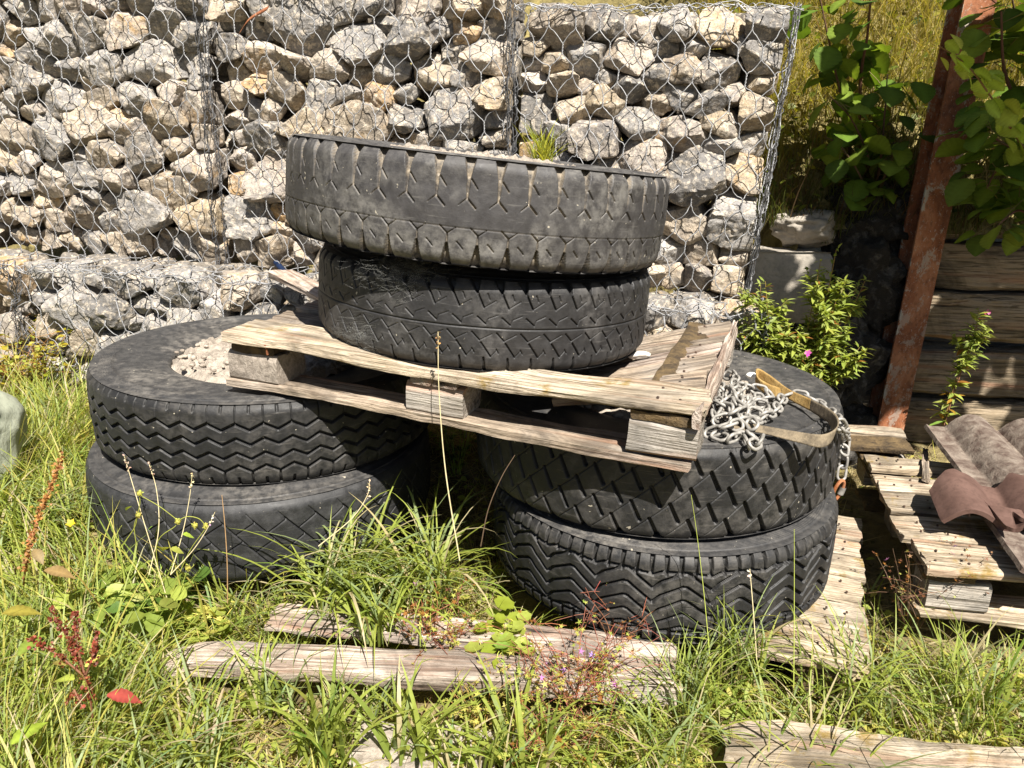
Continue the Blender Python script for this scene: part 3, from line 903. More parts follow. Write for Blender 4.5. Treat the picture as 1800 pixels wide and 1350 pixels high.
# ------------------------------------------------------------------ boards
def board(name, L, Wd, T, mat, parent=None, M=None, seed=0, rough=1.5, jag=0.014, bow=None, nx=60, split=0.0):
    """timber of length L along local X, width along Y, thickness along Z (top at z=0)"""
    r = np.random.default_rng(seed + 1000)
    c = 0.10 * min(T, Wd) + 0.001
    ring = []
    ny = max(5, int(Wd / 0.012))
    for k in range(ny + 1): ring.append((k / ny * Wd, 0.0))
    ring[0] = (0.0, -c); ring.insert(1, (c, 0.0)); ring[-1] = (Wd, -c); ring.insert(-1, (Wd - c, 0.0))
    for k in (0.35, 0.7): ring.append((Wd, -T * k))
    ring += [(Wd, -T + c), (Wd - c, -T)]
    for k in (0.66, 0.33): ring.append((Wd * k, -T))
    ring += [(c, -T), (0, -T + c), (0, -T * .65), (0, -T * .35)]
    ring = np.array(ring)
    m = len(ring)
    x = np.linspace(0, L, nx)
    v = np.empty((nx, m, 3))
    v[:, :, 0] = x[:, None]; v[:, :, 1] = ring[None, :, 0]; v[:, :, 2] = ring[None, :, 1]
    P = v.reshape(-1, 3)
    off = r.uniform(0, 90, 3)
    g = fbm(P * [2.5, 45, 45] + off, 5, 3).reshape(nx, m)
    e = fbm(P * [7, 9, 9] + off, 6, 3).reshape(nx, m)
    cen = np.array([Wd / 2, -T / 2])
    dirv = np.stack([np.sign(ring[:, 0] - cen[0]) * (np.abs(ring[:, 0] - cen[0]) > Wd / 2 - 1.5 * c), np.sign(ring[:, 1] - cen[1]) * (np.abs(ring[:, 1] - cen[1]) > T / 2 - 1.5 * c)], -1)
    amt = rough * (0.0022 * g + 0.0022 * e)
    v[:, :, 1] += dirv[None, :, 0] * amt * 1.4
    v[:, :, 2] += dirv[None, :, 1] * amt
    # drying cracks: narrow trenches in the upper face
    for k in range(int(2 + 3 * rough)):
        yc = r.uniform(0.12, 0.88) * Wd; x0 = r.uniform(-0.2, 0.8) * L; x1 = x0 + r.uniform(0.2, 0.6) * L
        prof = smooth(x0, x0 + 0.12 * L, x) * smooth(x1, x1 - 0.12 * L, x)
        yy = yc + 0.006 * np.sin(x * 9 + k)
        dd = np.abs(ring[None, :, 0] - yy[:, None])
        v[:, :, 2] -= (ring[:, 1] > -c * 1.5)[None] * prof[:, None] * 0.006 * (1 - smooth(0.002, 0.008, dd))
    # ragged ends
    je = jag * 0.7 * fbm(np.c_[ring * 26, np.zeros(m)] + off, 8, 3)
    v[0, :, 0] += je; v[-1, :, 0] += jag * 0.7 * fbm(np.c_[ring * 26, np.ones(m) * 7] + off, 9, 3)
    if bow is not None:
        dz, dy = bow(v[:, :, 0] / L, v[:, :, 1] / Wd)
        v[:, :, 2] += dz; v[:, :, 1] += dy
    i = np.arange(nx - 1)[:, None]; j = np.arange(m)[None]; j2 = (j + 1) % m
    q = np.stack([i * m + j, (i + 1) * m + j, (i + 1) * m + j2, i * m + j2], -1).reshape(-1, 4)
    vv = v.reshape(-1, 3)
    c0, c1 = v[0].mean(0), v[-1].mean(0)
    n = len(vv)
    j = np.arange(m)
    t = np.concatenate([np.stack([np.full(m, n), j, (j + 1) % m], -1), np.stack([np.full(m, n + 1), (nx - 1) * m + (j + 1) % m, (nx - 1) * m + j], -1)])
    mb = MB(); mb.add(np.vstack([vv, c0, c1]), q, t)
    o = mb.build(name, mat, parent)
    me = o.data
    try:
        me.set_sharp_from_angle(angle=math.radians(42))
    except Exception: pass
    if M is not None: o.matrix_local = M
    return o

def frame(o, ex, ey=None):            # 4x4 with origin o, X along ex, Z up-ish
    ex = Vector(ex).normalized()
    ey = Vector(ey) if ey is not None else Vector((0, 0, 1)).cross(ex)
    ez = ex.cross(ey).normalized()
    ey = ez.cross(ex).normalized()
    return Matrix(((ex.x, ey.x, ez.x, o[0]), (ex.y, ey.y, ez.y, o[1]), (ex.z, ey.z, ez.z, o[2]), (0, 0, 0, 1)))

def T(x, y, z, rz=0.0, ry=0.0, rx=0.0):
    return Matrix.Translation((x, y, z)) @ Euler((rx, ry, rz)).to_matrix().to_4x4()

# upper pallet ---------------------------------------------------------------
FL, FR = Vector((-0.745, 1.915, 0.520)), Vector((0.372, 1.490, 0.470))
ex = (FR - FL).normalized()
ey = Vector((0.355, 0.935, 0.012))
up_p = empty("wooden_pallet", (0, 0, 0), label="grey broken pallet bridging the two tyre pairs, its right deck boards sagging", cat="pallet", group="old wooden pallets")
up_p.matrix_world = frame(FL, ex, ey)
PT = 0.143
z_deck, z_str, z_blk = PT, PT - 0.023, PT - 0.046
LP = 1.198
for k, (y, wd) in enumerate(((0.0, 0.10), (0.35, 0.145), (0.70, 0.10))):
    board("bottom_board", LP, wd, 0.022, M_WOOD, up_p, T(0 if k else 0.0, y, 0.022), seed=10 + k, bow=lambda a, b: (0.004 * np.sin(a * 5), 0.003 * np.sin(a * 7)))
o = board("block", 0.150, 0.12, z_blk - 0.022 + 0.004, M_CHIP, up_p, T(0.004, 0.004, z_blk + 0.004), seed=20, nx=14, jag=0.001, rough=0.6,
          bow=lambda a, b: (0 * a, 0.0 * b))
o["label"] = "rough pressed chip block"
for x, s in ((0.525, 21), (1.062, 22)):
    board("block", 0.148, 0.11, z_blk - 0.022, M_BLOCK, up_p, T(x, 0.002, z_blk), seed=s, nx=14, jag=0.003, rough=0.7)
for x, y, s in ((0.0, 0.35, 23), (0.525, 0.35, 24), (1.062, 0.35, 25), (0.0, 0.69, 26), (0.525, 0.69, 27), (1.062, 0.69, 28)):
    board("block", 0.145, 0.12, z_blk - 0.022, M_BLOCK, up_p, T(x, y, z_blk), seed=s, nx=14, jag=0.003, rough=0.7)
board("cross_board", 0.80, 0.135, 0.021, M_MOSSW, up_p, T(0.145, 0.010, z_str - .001, math.radians(90)), seed=30, jag=.004)
board("cross_board", 0.80, 0.120, 0.021, M_WOODR, up_p, T(0.660, -0.004, z_str - .001, math.radians(90)), seed=31, jag=.004)
board("cross_board", 0.80, 0.135, 0.021, M_MOSSW, up_p, T(1.200, 0.002, z_str - .001, math.radians(90)), seed=32, jag=.004)
def sag(amp_l, amp_r):
    def f(a, b):
        s = amp_r * smooth(0.97, 0.62, a) * smooth(0.2, 0.5, a) * 1.0 + amp_l * smooth(0.15, 0.5, a) * smooth(0.85, 0.55, a)
        return -s, 0 * a
    return f
board("deck_board", LP + 0.012, 0.145, 0.022, M_WOODB, up_p, T(0.006, -0.012, z_deck + 0.002), seed=40, jag=0.016, bow=lambda a, b: (0.006 * np.sin(a * 6 + 1) + 0.007 * smooth(0.25, 0.0, a) * (b) , 0.004 * np.sin(a * 8)))
# broken boards: right halves hang down towards the middle, left halves still level
for k, (y, wd, dz, yaw, s) in enumerate(((0.160, 0.110, -0.085, -4, 41), (0.325, 0.110, -0.105, -9, 42), (0.470, 0.070, -0.105, -11, 43), (0.555, 0.070, -0.105, -8, 44), (0.645, 0.135, -0.100, -10, 45))):
    Lr = 0.36
    # runs from the right end (local x=0) leftwards
    board("deck_board", Lr, wd, 0.021, M_WOOD if k != 2 else M_WOODR, up_p,
          T(LP - 0.012, y + wd, z_deck + 0.001, math.radians(180 - yaw), math.radians(0)) @ T(0, 0, 0, 0, math.asin(-dz / Lr)), seed=s, jag=0.010)
    board("deck_board", 0.62, wd + 0.015, 0.021, M_WOOD, up_p, T(0.0, y - 0.01, z_deck - 0.001, 0, math.radians(1.5)), seed=s + 20, jag=0.014)
board("end_lath", 0.80, 0.016, 0.045, M_WOODR, up_p, T(LP + 0.014, -0.015, z_deck + 0.008, math.radians(90)), seed=47, jag=0.006)
# nail standing in the front deck board
mb = MB()
tube(mb, [(0.135, -0.003, z_str - 0.012), (0.135, -0.006, z_deck - 0.010)], 0.003, 6, col=(0, 0, 0))
tube(mb, [(0.135, -0.006, z_deck - 0.010), (0.135, -0.006, z_deck - 0.007)], 0.006, 6, col=(0, 0, 0))
mb.build("nail", M_RUST, up_p)

def nails(parent, pts):
    for (x, y, z) in pts:
        mb = MB(); r_ = 0.0030
        tube(mb, [(0, 0, -0.004), (0, 0, 0.0004), (0, 0, 0.0010)], [r_, r_, r_ * .3], 7, col=(0, 0, 0))
        o = mb.build("nail", M_NAIL, parent); o.location = (x + rng.uniform(-.012, .012), y + rng.uniform(-.008, .008), z)
nails(up_p, [(x + dx, y, z_deck + 0.004) for x in (0.60, 1.135) for dx in (-.03, .03) for y in (0.035, 0.10)] + [(1.13, y, z_deck + .002) for y in (.20, .24, .36, .41, .49, .58, .68, .74)])
# loose plank leaning out behind the pallet
pa, pb = Vector((-0.905, 2.86, 0.655)), Vector((-0.40, 2.10, 0.645))
o = board("plank", (pb - pa).length, 0.085, 0.024, M_WOODR, None, frame(pa, pb - pa), seed=50, jag=0.012)
tag(o, "loose pinkish plank end sticking out behind the pallet towards the low gabion", "plank")

# lower pallet carrying the right pair ----------------------------------------
lp = empty("wooden_pallet", (0.80, 1.43, 0.0), (0, 0, math.radians(-21.8)), "bleached low pallet under the right tyre pair with mossy gaps between boards", "pallet", "old wooden pallets")
for k, (y, wd) in enumerate(((0.0, 0.145), (0.158, 0.135), (0.31, 0.10), (0.425, 0.10), (0.535, 0.10), (0.65, 0.145))):
    board("deck_board", 0.70, wd, 0.022, M_WOODB, lp, T(-0.70 + 0.012 * math.sin(k * 3), y, 0.004 * math.sin(k * 5)), seed=60 + k, jag=0.012)
for k, x in enumerate((-0.16, -0.66)):
    board("block", 0.145, 0.78, 0.08, M_MOSSW, lp, T(x, 0.01, -0.024), seed=66 + k, nx=14)

nails(lp, [(x, y + dy, 0.003) for x in (-0.10, -0.05) for y in (0.0, .158, .31, .425, .535, .65) for dy in (.03, .08)])
# front pallet in the grass -----------------------------------------------------
p0, p1 = on(268, 1168, 0.0), on(1195, 1206, 0.0)
fp = empty("wooden_pallet", p0, (0, 0, 0), "sunken front pallet whose weathered rail lies across the grass before the tyres", "pallet", "old wooden pallets")
R0 = frame((0, 0, 0), p1 - p0).to_3x3().to_4x4()
board("front_board", (p1 - p0).length, 0.092, 0.050, M_WOODR, fp, R0 @ T(0, 0, 0.0), seed=70, jag=0.02, rough=1.4, nx=70,
      bow=lambda a, b: (0.008 * np.sin(a * 4) - 0.020 * smooth(0.07, 0.0, a) * b, 0.006 * np.sin(a * 5 + 1) - 0.02 * smooth(0.12, 0.0, a) * (b - .5)))
q0, q1 = on(470, 1092, -0.004), on(1190, 1160, -0.004)
R1 = frame(q0 - p0, q1 - q0)
board("deck_board", (q1 - q0).length, 0.085, 0.03, M_WOODR, fp, R1, seed=71, jag=0.02, rough=1.3, nx=60)
for k, (u0, u1) in enumerate(((610, 870),)):
    b0, b1 = on(u0, 1345, -0.075), on(u1, 1348, -0.075)
    board("block", (b1 - b0).length, 0.115, 0.075, M_CHIP, fp, frame(b0 - p0, b1 - b0), seed=73 + k, jag=0.008, rough=2.0, nx=24,
          bow=lambda a, b: (-0.012 * np.abs(np.sin(a * 9 + 2)) * (1 - b), 0.006 * np.sin(a * 11)))
# plank at the lower right edge
w0, w1 = on(1290, 1375, -0.03), on(1785, 1440, -0.03)
o = board("plank", 0.58, 0.270, 0.028, M_WOODB, None, frame((0.43, 1.078, -0.045), (0.64, -0.072, 0.0)), seed=80, jag=0.045, rough=3.0, nx=70, bow=lambda a, b: (0.006 * np.sin(a * 7), 0.018 * np.sin(a * 4 + 1) * (b - .3)))
tag(o, "wide bleached plank lying in the grass at the lower right corner", "plank")

# right pallet with the tiles ----------------------------------------------------
rp = empty("wooden_pallet", (1.035, 1.675, 0.125), (0, 0, math.radians(-12)), "bleached right hand pallet with mossy left edge, loaded with broken roof tiles", "pallet", "old wooden pallets")
for k, (y, wd, x0) in enumerate(((0.0, 0.135, 0.0), (0.155, 0.135, -0.02), (0.31, 0.115, -0.012), (0.445, 0.115, -0.005), (0.60, 0.115, 0.0))):
    board("deck_board", 1.15, wd, 0.022, M_WOODB, rp, T(x0, y, 0.0), seed=90 + k, jag=0.010)
o = board("deck_board", 0.20, 0.15, 0.024, M_MOSSW, rp, T(-0.035, 0.76, 0.012), seed=96, jag=0.006); o["label"] = "short mossy end board"
board("deck_board", 0.19, 0.075, 0.026, M_WOODB, rp, T(-0.025, 0.86, 0.030), seed=97, jag=0.01)
for k, y in enumerate((0.0,)):
    pass
board("cross_board", 0.90, 0.125, 0.022, M_MOSSW, rp, T(0.125, 0.015, -0.0235, math.radians(90)), seed=98)
board("cross_board", 0.90, 0.125, 0.022, M_MOSSW, rp, T(0.62, 0.015, -0.0235, math.radians(90)), seed=99)
for k, (x, y) in enumerate(((0.02, 0.02), (0.03, 0.38), (0.02, 0.75), (0.60, 0.05))):
    board("block", 0.145, 0.12, 0.082, M_BLOCK, rp, T(x, y, -0.047), seed=100 + k, nx=14, rough=0.7, jag=0.002)
board("bottom_board", 1.15, 0.13, 0.022, M_WOODB, rp, T(0.0, 0.0, -0.130), seed=105)
board("bottom_board", 1.15, 0.13, 0.022, M_MOSSW, rp, T(0.0, 0.6, -0.130), seed=106)
nails(rp, [(x, y + dy, 0.003) for x in (0.035, 0.10, 0.56, 0.60) for y in (0.0, .155, .31, .445, .60) for dy in (.035, .085)])
# little stick bridging the gap
st0, st1 = on(1626, 848, 0.132), on(1626, 792, 0.128)
o = board("stick", (st1 - st0).length, 0.022, 0.012, M_WOOD, None, frame(st0 + Vector((0.011, 0, 0.012)), st1 - st0), seed=110, nx=14, jag=0.003)
tag(o, "short thin wooden stick standing across the gap in the right pallet", "stick")

# roof tiles ----------------------------------------------------------------------
def tile_shape(width, length, th, humps, seed, M, mat, broken=0.0, curve=0.0):
    r = np.random.default_rng(seed)
    nx, nl = 60, 36
    x = np.linspace(0, width, nx); y = np.linspace(0, length, nl)
    z = np.zeros(nx)
    for c, wd, hh in humps:
        d = np.clip(np.abs(x - c) / wd, 0, 1)
        z = np.maximum(z, hh * np.cos(d * math.pi / 2) ** 0.8 * (d < 1))
    z = z + 0.006 * smooth(0.012, 0.0, x)
    X, Y = np.meshgrid(x, y, indexing='ij')
    Z = np.repeat(z[:, None], nl, 1)
    P = np.stack([X, Y, Z], -1).reshape(-1, 3)
    n = fbm(P * 30, seed, 3).reshape(X.shape)
    Z = Z + 0.0012 * n
    Y = Y + (Y / length) * broken * fbm(np.stack([X * 14, 0 * X, 0 * X], -1).reshape(-1, 3), seed + 1, 3).reshape(X.shape) - curve * (X / width) * Y
    top = np.stack([X, Y, Z], -1).reshape(-1, 3)
    gx = np.gradient(z, x)
    nn = np.stack([gx / np.sqrt(1 + gx ** 2), 0 * gx, -1 / np.sqrt(1 + gx ** 2)], -1)
    bot = top + np.repeat(nn[:, None], nl, 1).reshape(-1, 3) * th
    N = len(top)
    i = np.arange(nx - 1)[:, None]; j = np.arange(nl - 1)[None]
    q = np.stack([i * nl + j, (i + 1) * nl + j, (i + 1) * nl + j + 1, i * nl + j + 1], -1).reshape(-1, 4)
    Q = [q, q[:, ::-1] + N]
    def strip(ids): 
        a = np.asarray(ids); return np.stack([a[:-1], a[1:], a[1:] + N, a[:-1] + N], -1)
    Q += [strip(np.arange(nx) * nl)[:, ::-1], strip(np.arange(nx) * nl + nl - 1), strip(np.arange(nl)), strip((nx - 1) * nl + np.arange(nl))[:, ::-1]]
    mb = MB(); mb.add(np.vstack([top, bot]), np.concatenate(Q))
    o = mb.build("roof_tile", mat)
    try: o.data.set_sharp_from_angle(angle=math.radians(50))
    except Exception: pass
    o.matrix_world = M
    return o

a0, a1 = Vector((1.425, 2.47, 0.205)), Vector((1.318, 1.99, 0.185))
ax_ = (a0 - a1)
tA = tile_shape(0.34, 0.46, 0.013, ((0.135, 0.075, 0.052), (0.30, 0.075, 0.050)), 3, frame(a1, Vector((0.98, -0.20, 0.0)), ax_), M_TILEO)
tag(tA, "grey weathered roof tile with a tall hump, lying upslope at the back of the right pallet", "roof tile", "broken roof tiles")
b0 = Vector((1.375, 2.10, 0.178)); b1 = Vector((1.218, 1.60, 0.165))
tB = tile_shape(0.34, 0.52, 0.013, ((0.14, 0.07, 0.040), (0.31, 0.07, 0.045)), 5, frame(b1, Vector((0.98, -0.22, 0.0)), b0 - b1), M_TILEO)
tag(tB, "grimy roof tile nearest the front on the right pallet, half under the brown one", "roof tile", "broken roof tiles")
c0 = Vector((1.135, 1.815, 0.172))
tC = tile_shape(0.36, 0.185, 0.012, ((0.072, 0.072, 0.048), (0.255, 0.075, 0.052)), 7, frame(c0, Vector((0.955, -0.27, 0.055)), Vector((0.24, 0.95, 0.10))), M_TILEN, broken=0.03)
tag(tC, "clean brown curved tile piece lying crosswise on top of the others", "roof tile", "broken roof tiles")
tD = tile_shape(0.20, 0.085, 0.011, ((0.10, 0.10, 0.016),), 9, frame(Vector((1.21, 1.85, 0.205)), Vector((0.95, -0.28, -0.06)), Vector((0.25, 0.95, 0.05))), M_TILEN, broken=0.2, curve=0.7)
tag(tD, "pointed pale shard of tile in the hollow of the brown tile", "roof tile", "broken roof tiles")
# ------------------------------------------------------------------ rusty post, sleepers, rocks
def ibeam(w, d, tf, tw, H, nz=60):
    a, b = w / 2, d / 2
    o = [(-a, -b), (a, -b), (a, -b + tf), (tw / 2, -b + tf), (tw / 2, b - tf), (a, b - tf), (a, b), (-a, b), (-a, b - tf), (-tw / 2, b - tf), (-tw / 2, -b + tf), (-a, -b + tf)]
    pts = []
    for k in range(12):
        p, q = np.array(o[k]), np.array(o[(k + 1) % 12])
        n = max(2, int(np.linalg.norm(q - p) / 0.012))
        for t in np.linspace(0, 1, n, endpoint=False): pts.append(p + (q - p) * t)
    pts = np.array(pts); m = len(pts)
    z = np.linspace(0, H, nz)
    v = np.empty((nz, m, 3)); v[:, :, :2] = pts[None]; v[:, :, 2] = z[:, None]
    P = v.reshape(-1, 3)
    nn = fbm(P * 25, 4, 3).reshape(nz, m)
    v[:, :, 0] += 0.0012 * nn; v[:, :, 1] += 0.0012 * np.roll(nn, 3, 1)
    i = np.arange(nz - 1)[:, None]; j = np.arange(m)[None]; j2 = (j + 1) % m
    q = np.stack([i * m + j, i * m + j2, (i + 1) * m + j2, (i + 1) * m + j], -1).reshape(-1, 4)
    edge = ((pts[:, 0] < -a + 0.004)).astype(float) * 1.0 + (np.abs(pts[:, 1] + b) < 0.002) * 0.8 + (pts[:, 0] < -tw / 2) * (pts[:, 1] > -b + tf) * 0.3
    up_ = smooth(0.5, 1.3, z)[:, None]
    col = np.clip(edge[None] * (0.55 + 0.45 * up_), 0, 1)
    col = np.repeat(col[:, :, None], 3, 2).reshape(-1, 3)
    mb = MB(); mb.add(v.reshape(-1, 3), q, col=col)
    return mb
pb_ = ibeam(0.106, 0.115, 0.010, 0.009, 2.7)
post = pb_.build("steel_post", M_RUST, None)
try: post.data.set_sharp_from_angle(angle=math.radians(40))
except Exception: pass
post.location = (1.500, 2.90, -0.15)
post.rotation_euler = (0, math.radians(2.3), math.radians(-3))
tag(post, "rusty upright steel beam with flaking white paint in front of the sleeper wall", "steel post")

slabels = ["uppermost brown sleeper of the timber wall, half hidden by drooping leaves", "second sleeper from the top of the timber wall, its lower edge pale",
           "dark cracked sleeper at mid height of the timber wall, behind the pink flowered stem", "fourth sleeper down the timber wall, with a bright sun fleck on it",
           "lowest split sleeper of the timber wall, just above the right pallet"]
for k, (z, h, yo) in enumerate(((0.93, 0.20, 0.06), (0.715, 0.175, 0.03), (0.525, 0.195, 0.0), (0.285, 0.20, -0.02), (0.065, 0.20, -0.04))):
    o = board("timber_sleeper", 1.5, 0.22, h, M_SLEEP, None, frame((1.42 + 0.02 * k, 3.16 + yo, z), (0.985, -0.17, 0.0)), seed=130 + k, jag=0.02, rough=2.2, nx=70,
              bow=lambda a, b, k=k: (0.008 * np.sin(a * 6 + k), 0.012 * np.sin(a * 5 + 2 * k)))
    tag(o, slabels[k], "sleeper", "sleepers of the timber retaining wall")

def rock(name, c, s, seed, mat, label=None, cat=None, rough=0.12, rot=0.0, group=None, facets=10, lvl=4, parent=None):
    r = np.random.default_rng(seed)
    d = ICO4[0] if lvl == 4 else ICO3[0]
    N = r.normal(size=(facets, 3)); N /= np.linalg.norm(N, axis=1)[:, None]
    H = r.uniform(0.72, 1.05, facets)
    dots = np.clip(d @ N.T, 1e-4, None) / H[None]
    rad = np.minimum(((dots ** 14).sum(1)) ** (-1 / 14), 1.15)
    p = d * rad[:, None]
    p = p * (1 + rough * fbm(p * 3 + seed, seed, 4))[:, None]
    mb = MB(); mb.add(p * np.array(s), tris=(ICO4 if lvl == 4 else ICO3)[1])
    o = mb.build(name, mat, parent)
    o.location = c; o.rotation_euler = (0, 0, rot)
    return tag(o, label, cat, group)

gR = "dark rocks between the gabion and the post"
rock("boulder", (1.145, 3.02, 0.80), (0.13, 0.10, 0.075), 3, M_SLAB, "grey shaded boulder wedged between gabion end and grassy bank", "boulder", rot=0.3)
o = board("concrete_slab", 0.30, 0.20, 0.26, M_SLAB, None, frame((0.885, 2.86, 0.725), (0.97, -0.05, -0.01)), seed=140, jag=0.012, rough=2.5, nx=30)
tag(o, "pale concrete slab with leaf shadows on its sunlit top, behind the flowering bush", "concrete slab")
for k, (c, s, lab) in enumerate((((1.36, 3.02, 0.60), (0.17, 0.16, 0.19), "dark lichen spotted rock high up left of the rusty post"),
                                 ((1.30, 2.99, 0.26), (0.20, 0.17, 0.21), "dark lichen spotted rock at mid height behind the flowering bush"),
                                 ((1.22, 2.92, 0.00), (0.24, 0.16, 0.17), "low dark rock in the black hollow left of the post foot"),
                                 ((1.44, 3.10, 0.86), (0.16, 0.16, 0.12), "black rock under the overhanging grass beside the post"))):
    rock("rock", c, s, 50 + k, M_ROCKD, lab, "rock", rough=0.22, group=gR)
rock("rock", (0.98, 2.93, 0.42), (0.13, 0.10, 0.17), 60, M_ROCKD, "dark rock in the gap below the pale concrete slab", "rock", rough=0.2, group=gR)

# pale sack at the left edge
mb = MB()
d = ICO4[0]
p = np.sign(d) * np.abs(d) ** 0.75
p = p * np.array([0.30, 0.22, 0.19]) * (1 + 0.06 * fbm(d * 2.2, 4, 3) + 0.03 * np.abs(fbm(d * np.array([4, 4, 9]), 6, 4)))[:, None]
mb.add(p, tris=ICO4[1])
o = mb.build("plastic_sack", M_SACK)
o.location = at(0, 790, 2.02) + Vector((-0.335, 0.06, -0.03)); o.rotation_euler = (0, 0, 0.4)
tag(o, "smooth pale grey green sack poking in at the left photo edge", "sack")

# blue pipe end under the upper gabion
mb = MB()
c0 = at(500, 478, 3.05)
th = np.linspace(0, 2 * math.pi, 25)
tube(mb, [c0 + Vector((-.06, .10, .02)), c0, c0 + Vector((.03, -.01, -.01))], 0.012, 14)
tag(mb.build("pipe", M_BLUE), "short blue plastic pipe end under the middle gabion", "pipe")

# ------------------------------------------------------------------ chain, strap, pebbles
def link_template(L=0.050, Wd=0.033, r=0.0040, n=22, m=8):
    hl, R = (L - Wd) / 2, (Wd - 2 * r) / 2
    pts = []
    k = n // 2
    for a in np.linspace(-math.pi / 2, math.pi / 2, k): pts.append((hl + R * math.cos(a), R * math.sin(a), 0))
    for a in np.linspace(math.pi / 2, 1.5 * math.pi, k): pts.append((-hl + R * math.cos(a), R * math.sin(a), 0))
    mb = MB(); tube(mb, pts, r, m, closed=True)
    return mb
ch = empty("chain", (0.62, 2.0, 0.50), label="heap of pale grey steel chain on the right tyre with one end hanging down", cat="chain")
px = [(1262, 700, .02), (1258, 655, .028), (1285, 662, .03), (1300, 690, .035), (1268, 705, .045), (1250, 735, .03), (1285, 728, .05), (1318, 708, .045), (1350, 715, .02), (1345, 738, .014), (1305, 742, .035),
      (1272, 752, .03), (1245, 758, .012), (1280, 770, .012), (1312, 765, .010), (1332, 785, .007), (1343, 770, .007), (1318, 748, .03), (1290, 700, .055), (1262, 680, .045), (1248, 705, .04), (1300, 720, .06), (1330, 700, .04),
      (1362, 700, .014), (1350, 690, .022), (1322, 682, .03), (1290, 676, .045), (1300, 708, .06), (1335, 728, .035), (1362, 722, .012), (1378, 698, .012), (1400, 694, .012), (1428, 702, .012), (1456, 722, .012), (1478, 748, .010)]
path = [on(1290 + (u - 1290) * (0.86 if k_ < 24 else 1), v, 0.486 + dz * 0.7) for k_, (u, v, dz) in enumerate(px)]
path += [at(1487, 770, 2.03), at(1484, 795, 2.015), at(1481, 822, 2.01), at(1478, 843, 2.0)]
sp = spline(np.array(path), 14)
seglen = np.r_[0, np.cumsum(np.linalg.norm(np.diff(sp, axis=0), axis=1))]
step = 0.0345
lm = link_template().build("link", M_CHAIN, ch)
k = 0
for s in np.arange(0.01, seglen[-1], step):
    i = np.searchsorted(seglen, s); i = min(max(i, 1), len(sp) - 1)
    f = (s - seglen[i - 1]) / (seglen[i] - seglen[i - 1] + 1e-9)
    c = sp[i - 1] * (1 - f) + sp[i] * f
    t = Vector(sp[min(i + 1, len(sp) - 1)] - sp[i - 2 if i > 1 else 0]).normalized()
    roll = (math.radians(40) if k % 2 else math.radians(-50)) + rng.normal(0, 0.25)
    hang = s > seglen[-1] - 0.13
    Mx = t.to_track_quat('X', 'Z').to_matrix().to_4x4() @ Matrix.Rotation(roll + (0.3 if hang else 0), 4, 'X')
    jit = Vector(rng.normal(0, 0.004, 3)) if s < 1.9 else Vector((0, 0, 0))
    o = lm if k == 0 else lm.copy()
    if k: COL.objects.link(o); o.parent = ch
    o.matrix_local = ch.matrix_world.inverted() @ Matrix.Translation(Vector(c) + jit) @ Mx
    k += 1
# quick link at the hanging end: rusty bow, grey nut
cl = at(1473, 862, 1.985)
mb = MB()
pts = [(0.014 * math.cos(a) * (1 if abs(math.sin(a)) < .9 else 1), 0.0, 0.033 * math.sin(a)) for a in np.linspace(0, 2 * math.pi, 30)[:-1]]
tube(mb, pts, 0.0052, 8, col=(0, 0, 0), closed=True)
M_RUSTO = mat_simple("orange_rust", (0.24, 0.075, 0.02), (0.36, 0.16, 0.08), 40, 0.8, 0.3, 0.002)
ql = mb.build("quick_link", M_RUSTO, ch)
ql.matrix_local = ch.matrix_world.inverted() @ Matrix.Translation(cl) @ Euler((0.15, 0.18, 0.35)).to_matrix().to_4x4()
mb = MB()
tube(mb, [(0.0135, 0, -0.012), (0.0142, 0, 0.0), (0.0135, 0, 0.012)], [0.0092, 0.0092, 0.0092], 6)
mb.add([(0.0135, 0, 0.012)], col=(1, 1, 1))
mb.build("nut", M_CHAIN, ql)

def ribbon(mb, pts, width_dirs, wd, th=0.0022):
    p = np.asarray(pts); n = len(p)
    w = np.asarray(width_dirs, float); w /= np.linalg.norm(w, axis=1)[:, None]
    tan = np.gradient(p, axis=0); tan /= np.linalg.norm(tan, axis=1)[:, None]
    nn = np.cross(tan, w)
    k = 7
    s = np.linspace(-.5, .5, k)
    top = p[:, None] + w[:, None] * (s * wd)[None, :, None] + nn[:, None] * th / 2
    bot = top - nn[:, None] * th
    v = np.concatenate([top, bot[:, ::-1]], 1)
    m = 2 * k
    i = np.arange(n - 1)[:, None]; j = np.arange(m)[None]; j2 = (j + 1) % m
    mb.add(v.reshape(-1, 3), np.stack([i * m + j, i * m + j2, (i + 1) * m + j2, (i + 1) * m + j], -1).reshape(-1, 4))
# flat part from the heap, folding round at the tyre edge, back up to a loop
cp = [(1290, 748, .010), (1340, 755, .010), (1400, 768, .012), (1445, 775, .016), (1468, 760, .022), (1462, 735, .022), (1425, 712, .012), (1385, 692, .008), (1350, 668, .014), (1331, 657, .020), (1332, 672, .016), (1350, 684, .008), (1372, 692, .005)]
P = np.array([on(u, v, 0.488 + dz) for u, v, dz in cp])
Ws = np.array([(.25, 1, .25), (.2, 1, .3), (.1, .9, .6), (.1, .5, 1), (.3, .1, 1), (.3, -.1, 1), (.2, .5, .9), (.2, .6, .6), (.2, .3, .9), (0, .1, 1), (-.1, -.1, 1), (0, .3, .9), (.1, .5, .8)], float)
def rs(a, k=8): return spline(a, k)
strap = empty("webbing_strap", P[0], label="frayed tan webbing strap looped on the right tyre beside the chain", cat="strap")
mb = MB(); PP, WW = rs(P[:7]), rs(Ws[:7])
ribbon(mb, PP - P[0], WW, 0.029, 0.003); mb.build("belt", M_STRAP, strap)
mb = MB(); PP, WW = rs(P[6:]), rs(Ws[6:])
ribbon(mb, PP - P[0], WW, 0.030, 0.004); o = mb.build("loop", M_STRAPY, strap); o["label"] = "ochre yellow strap end loop"

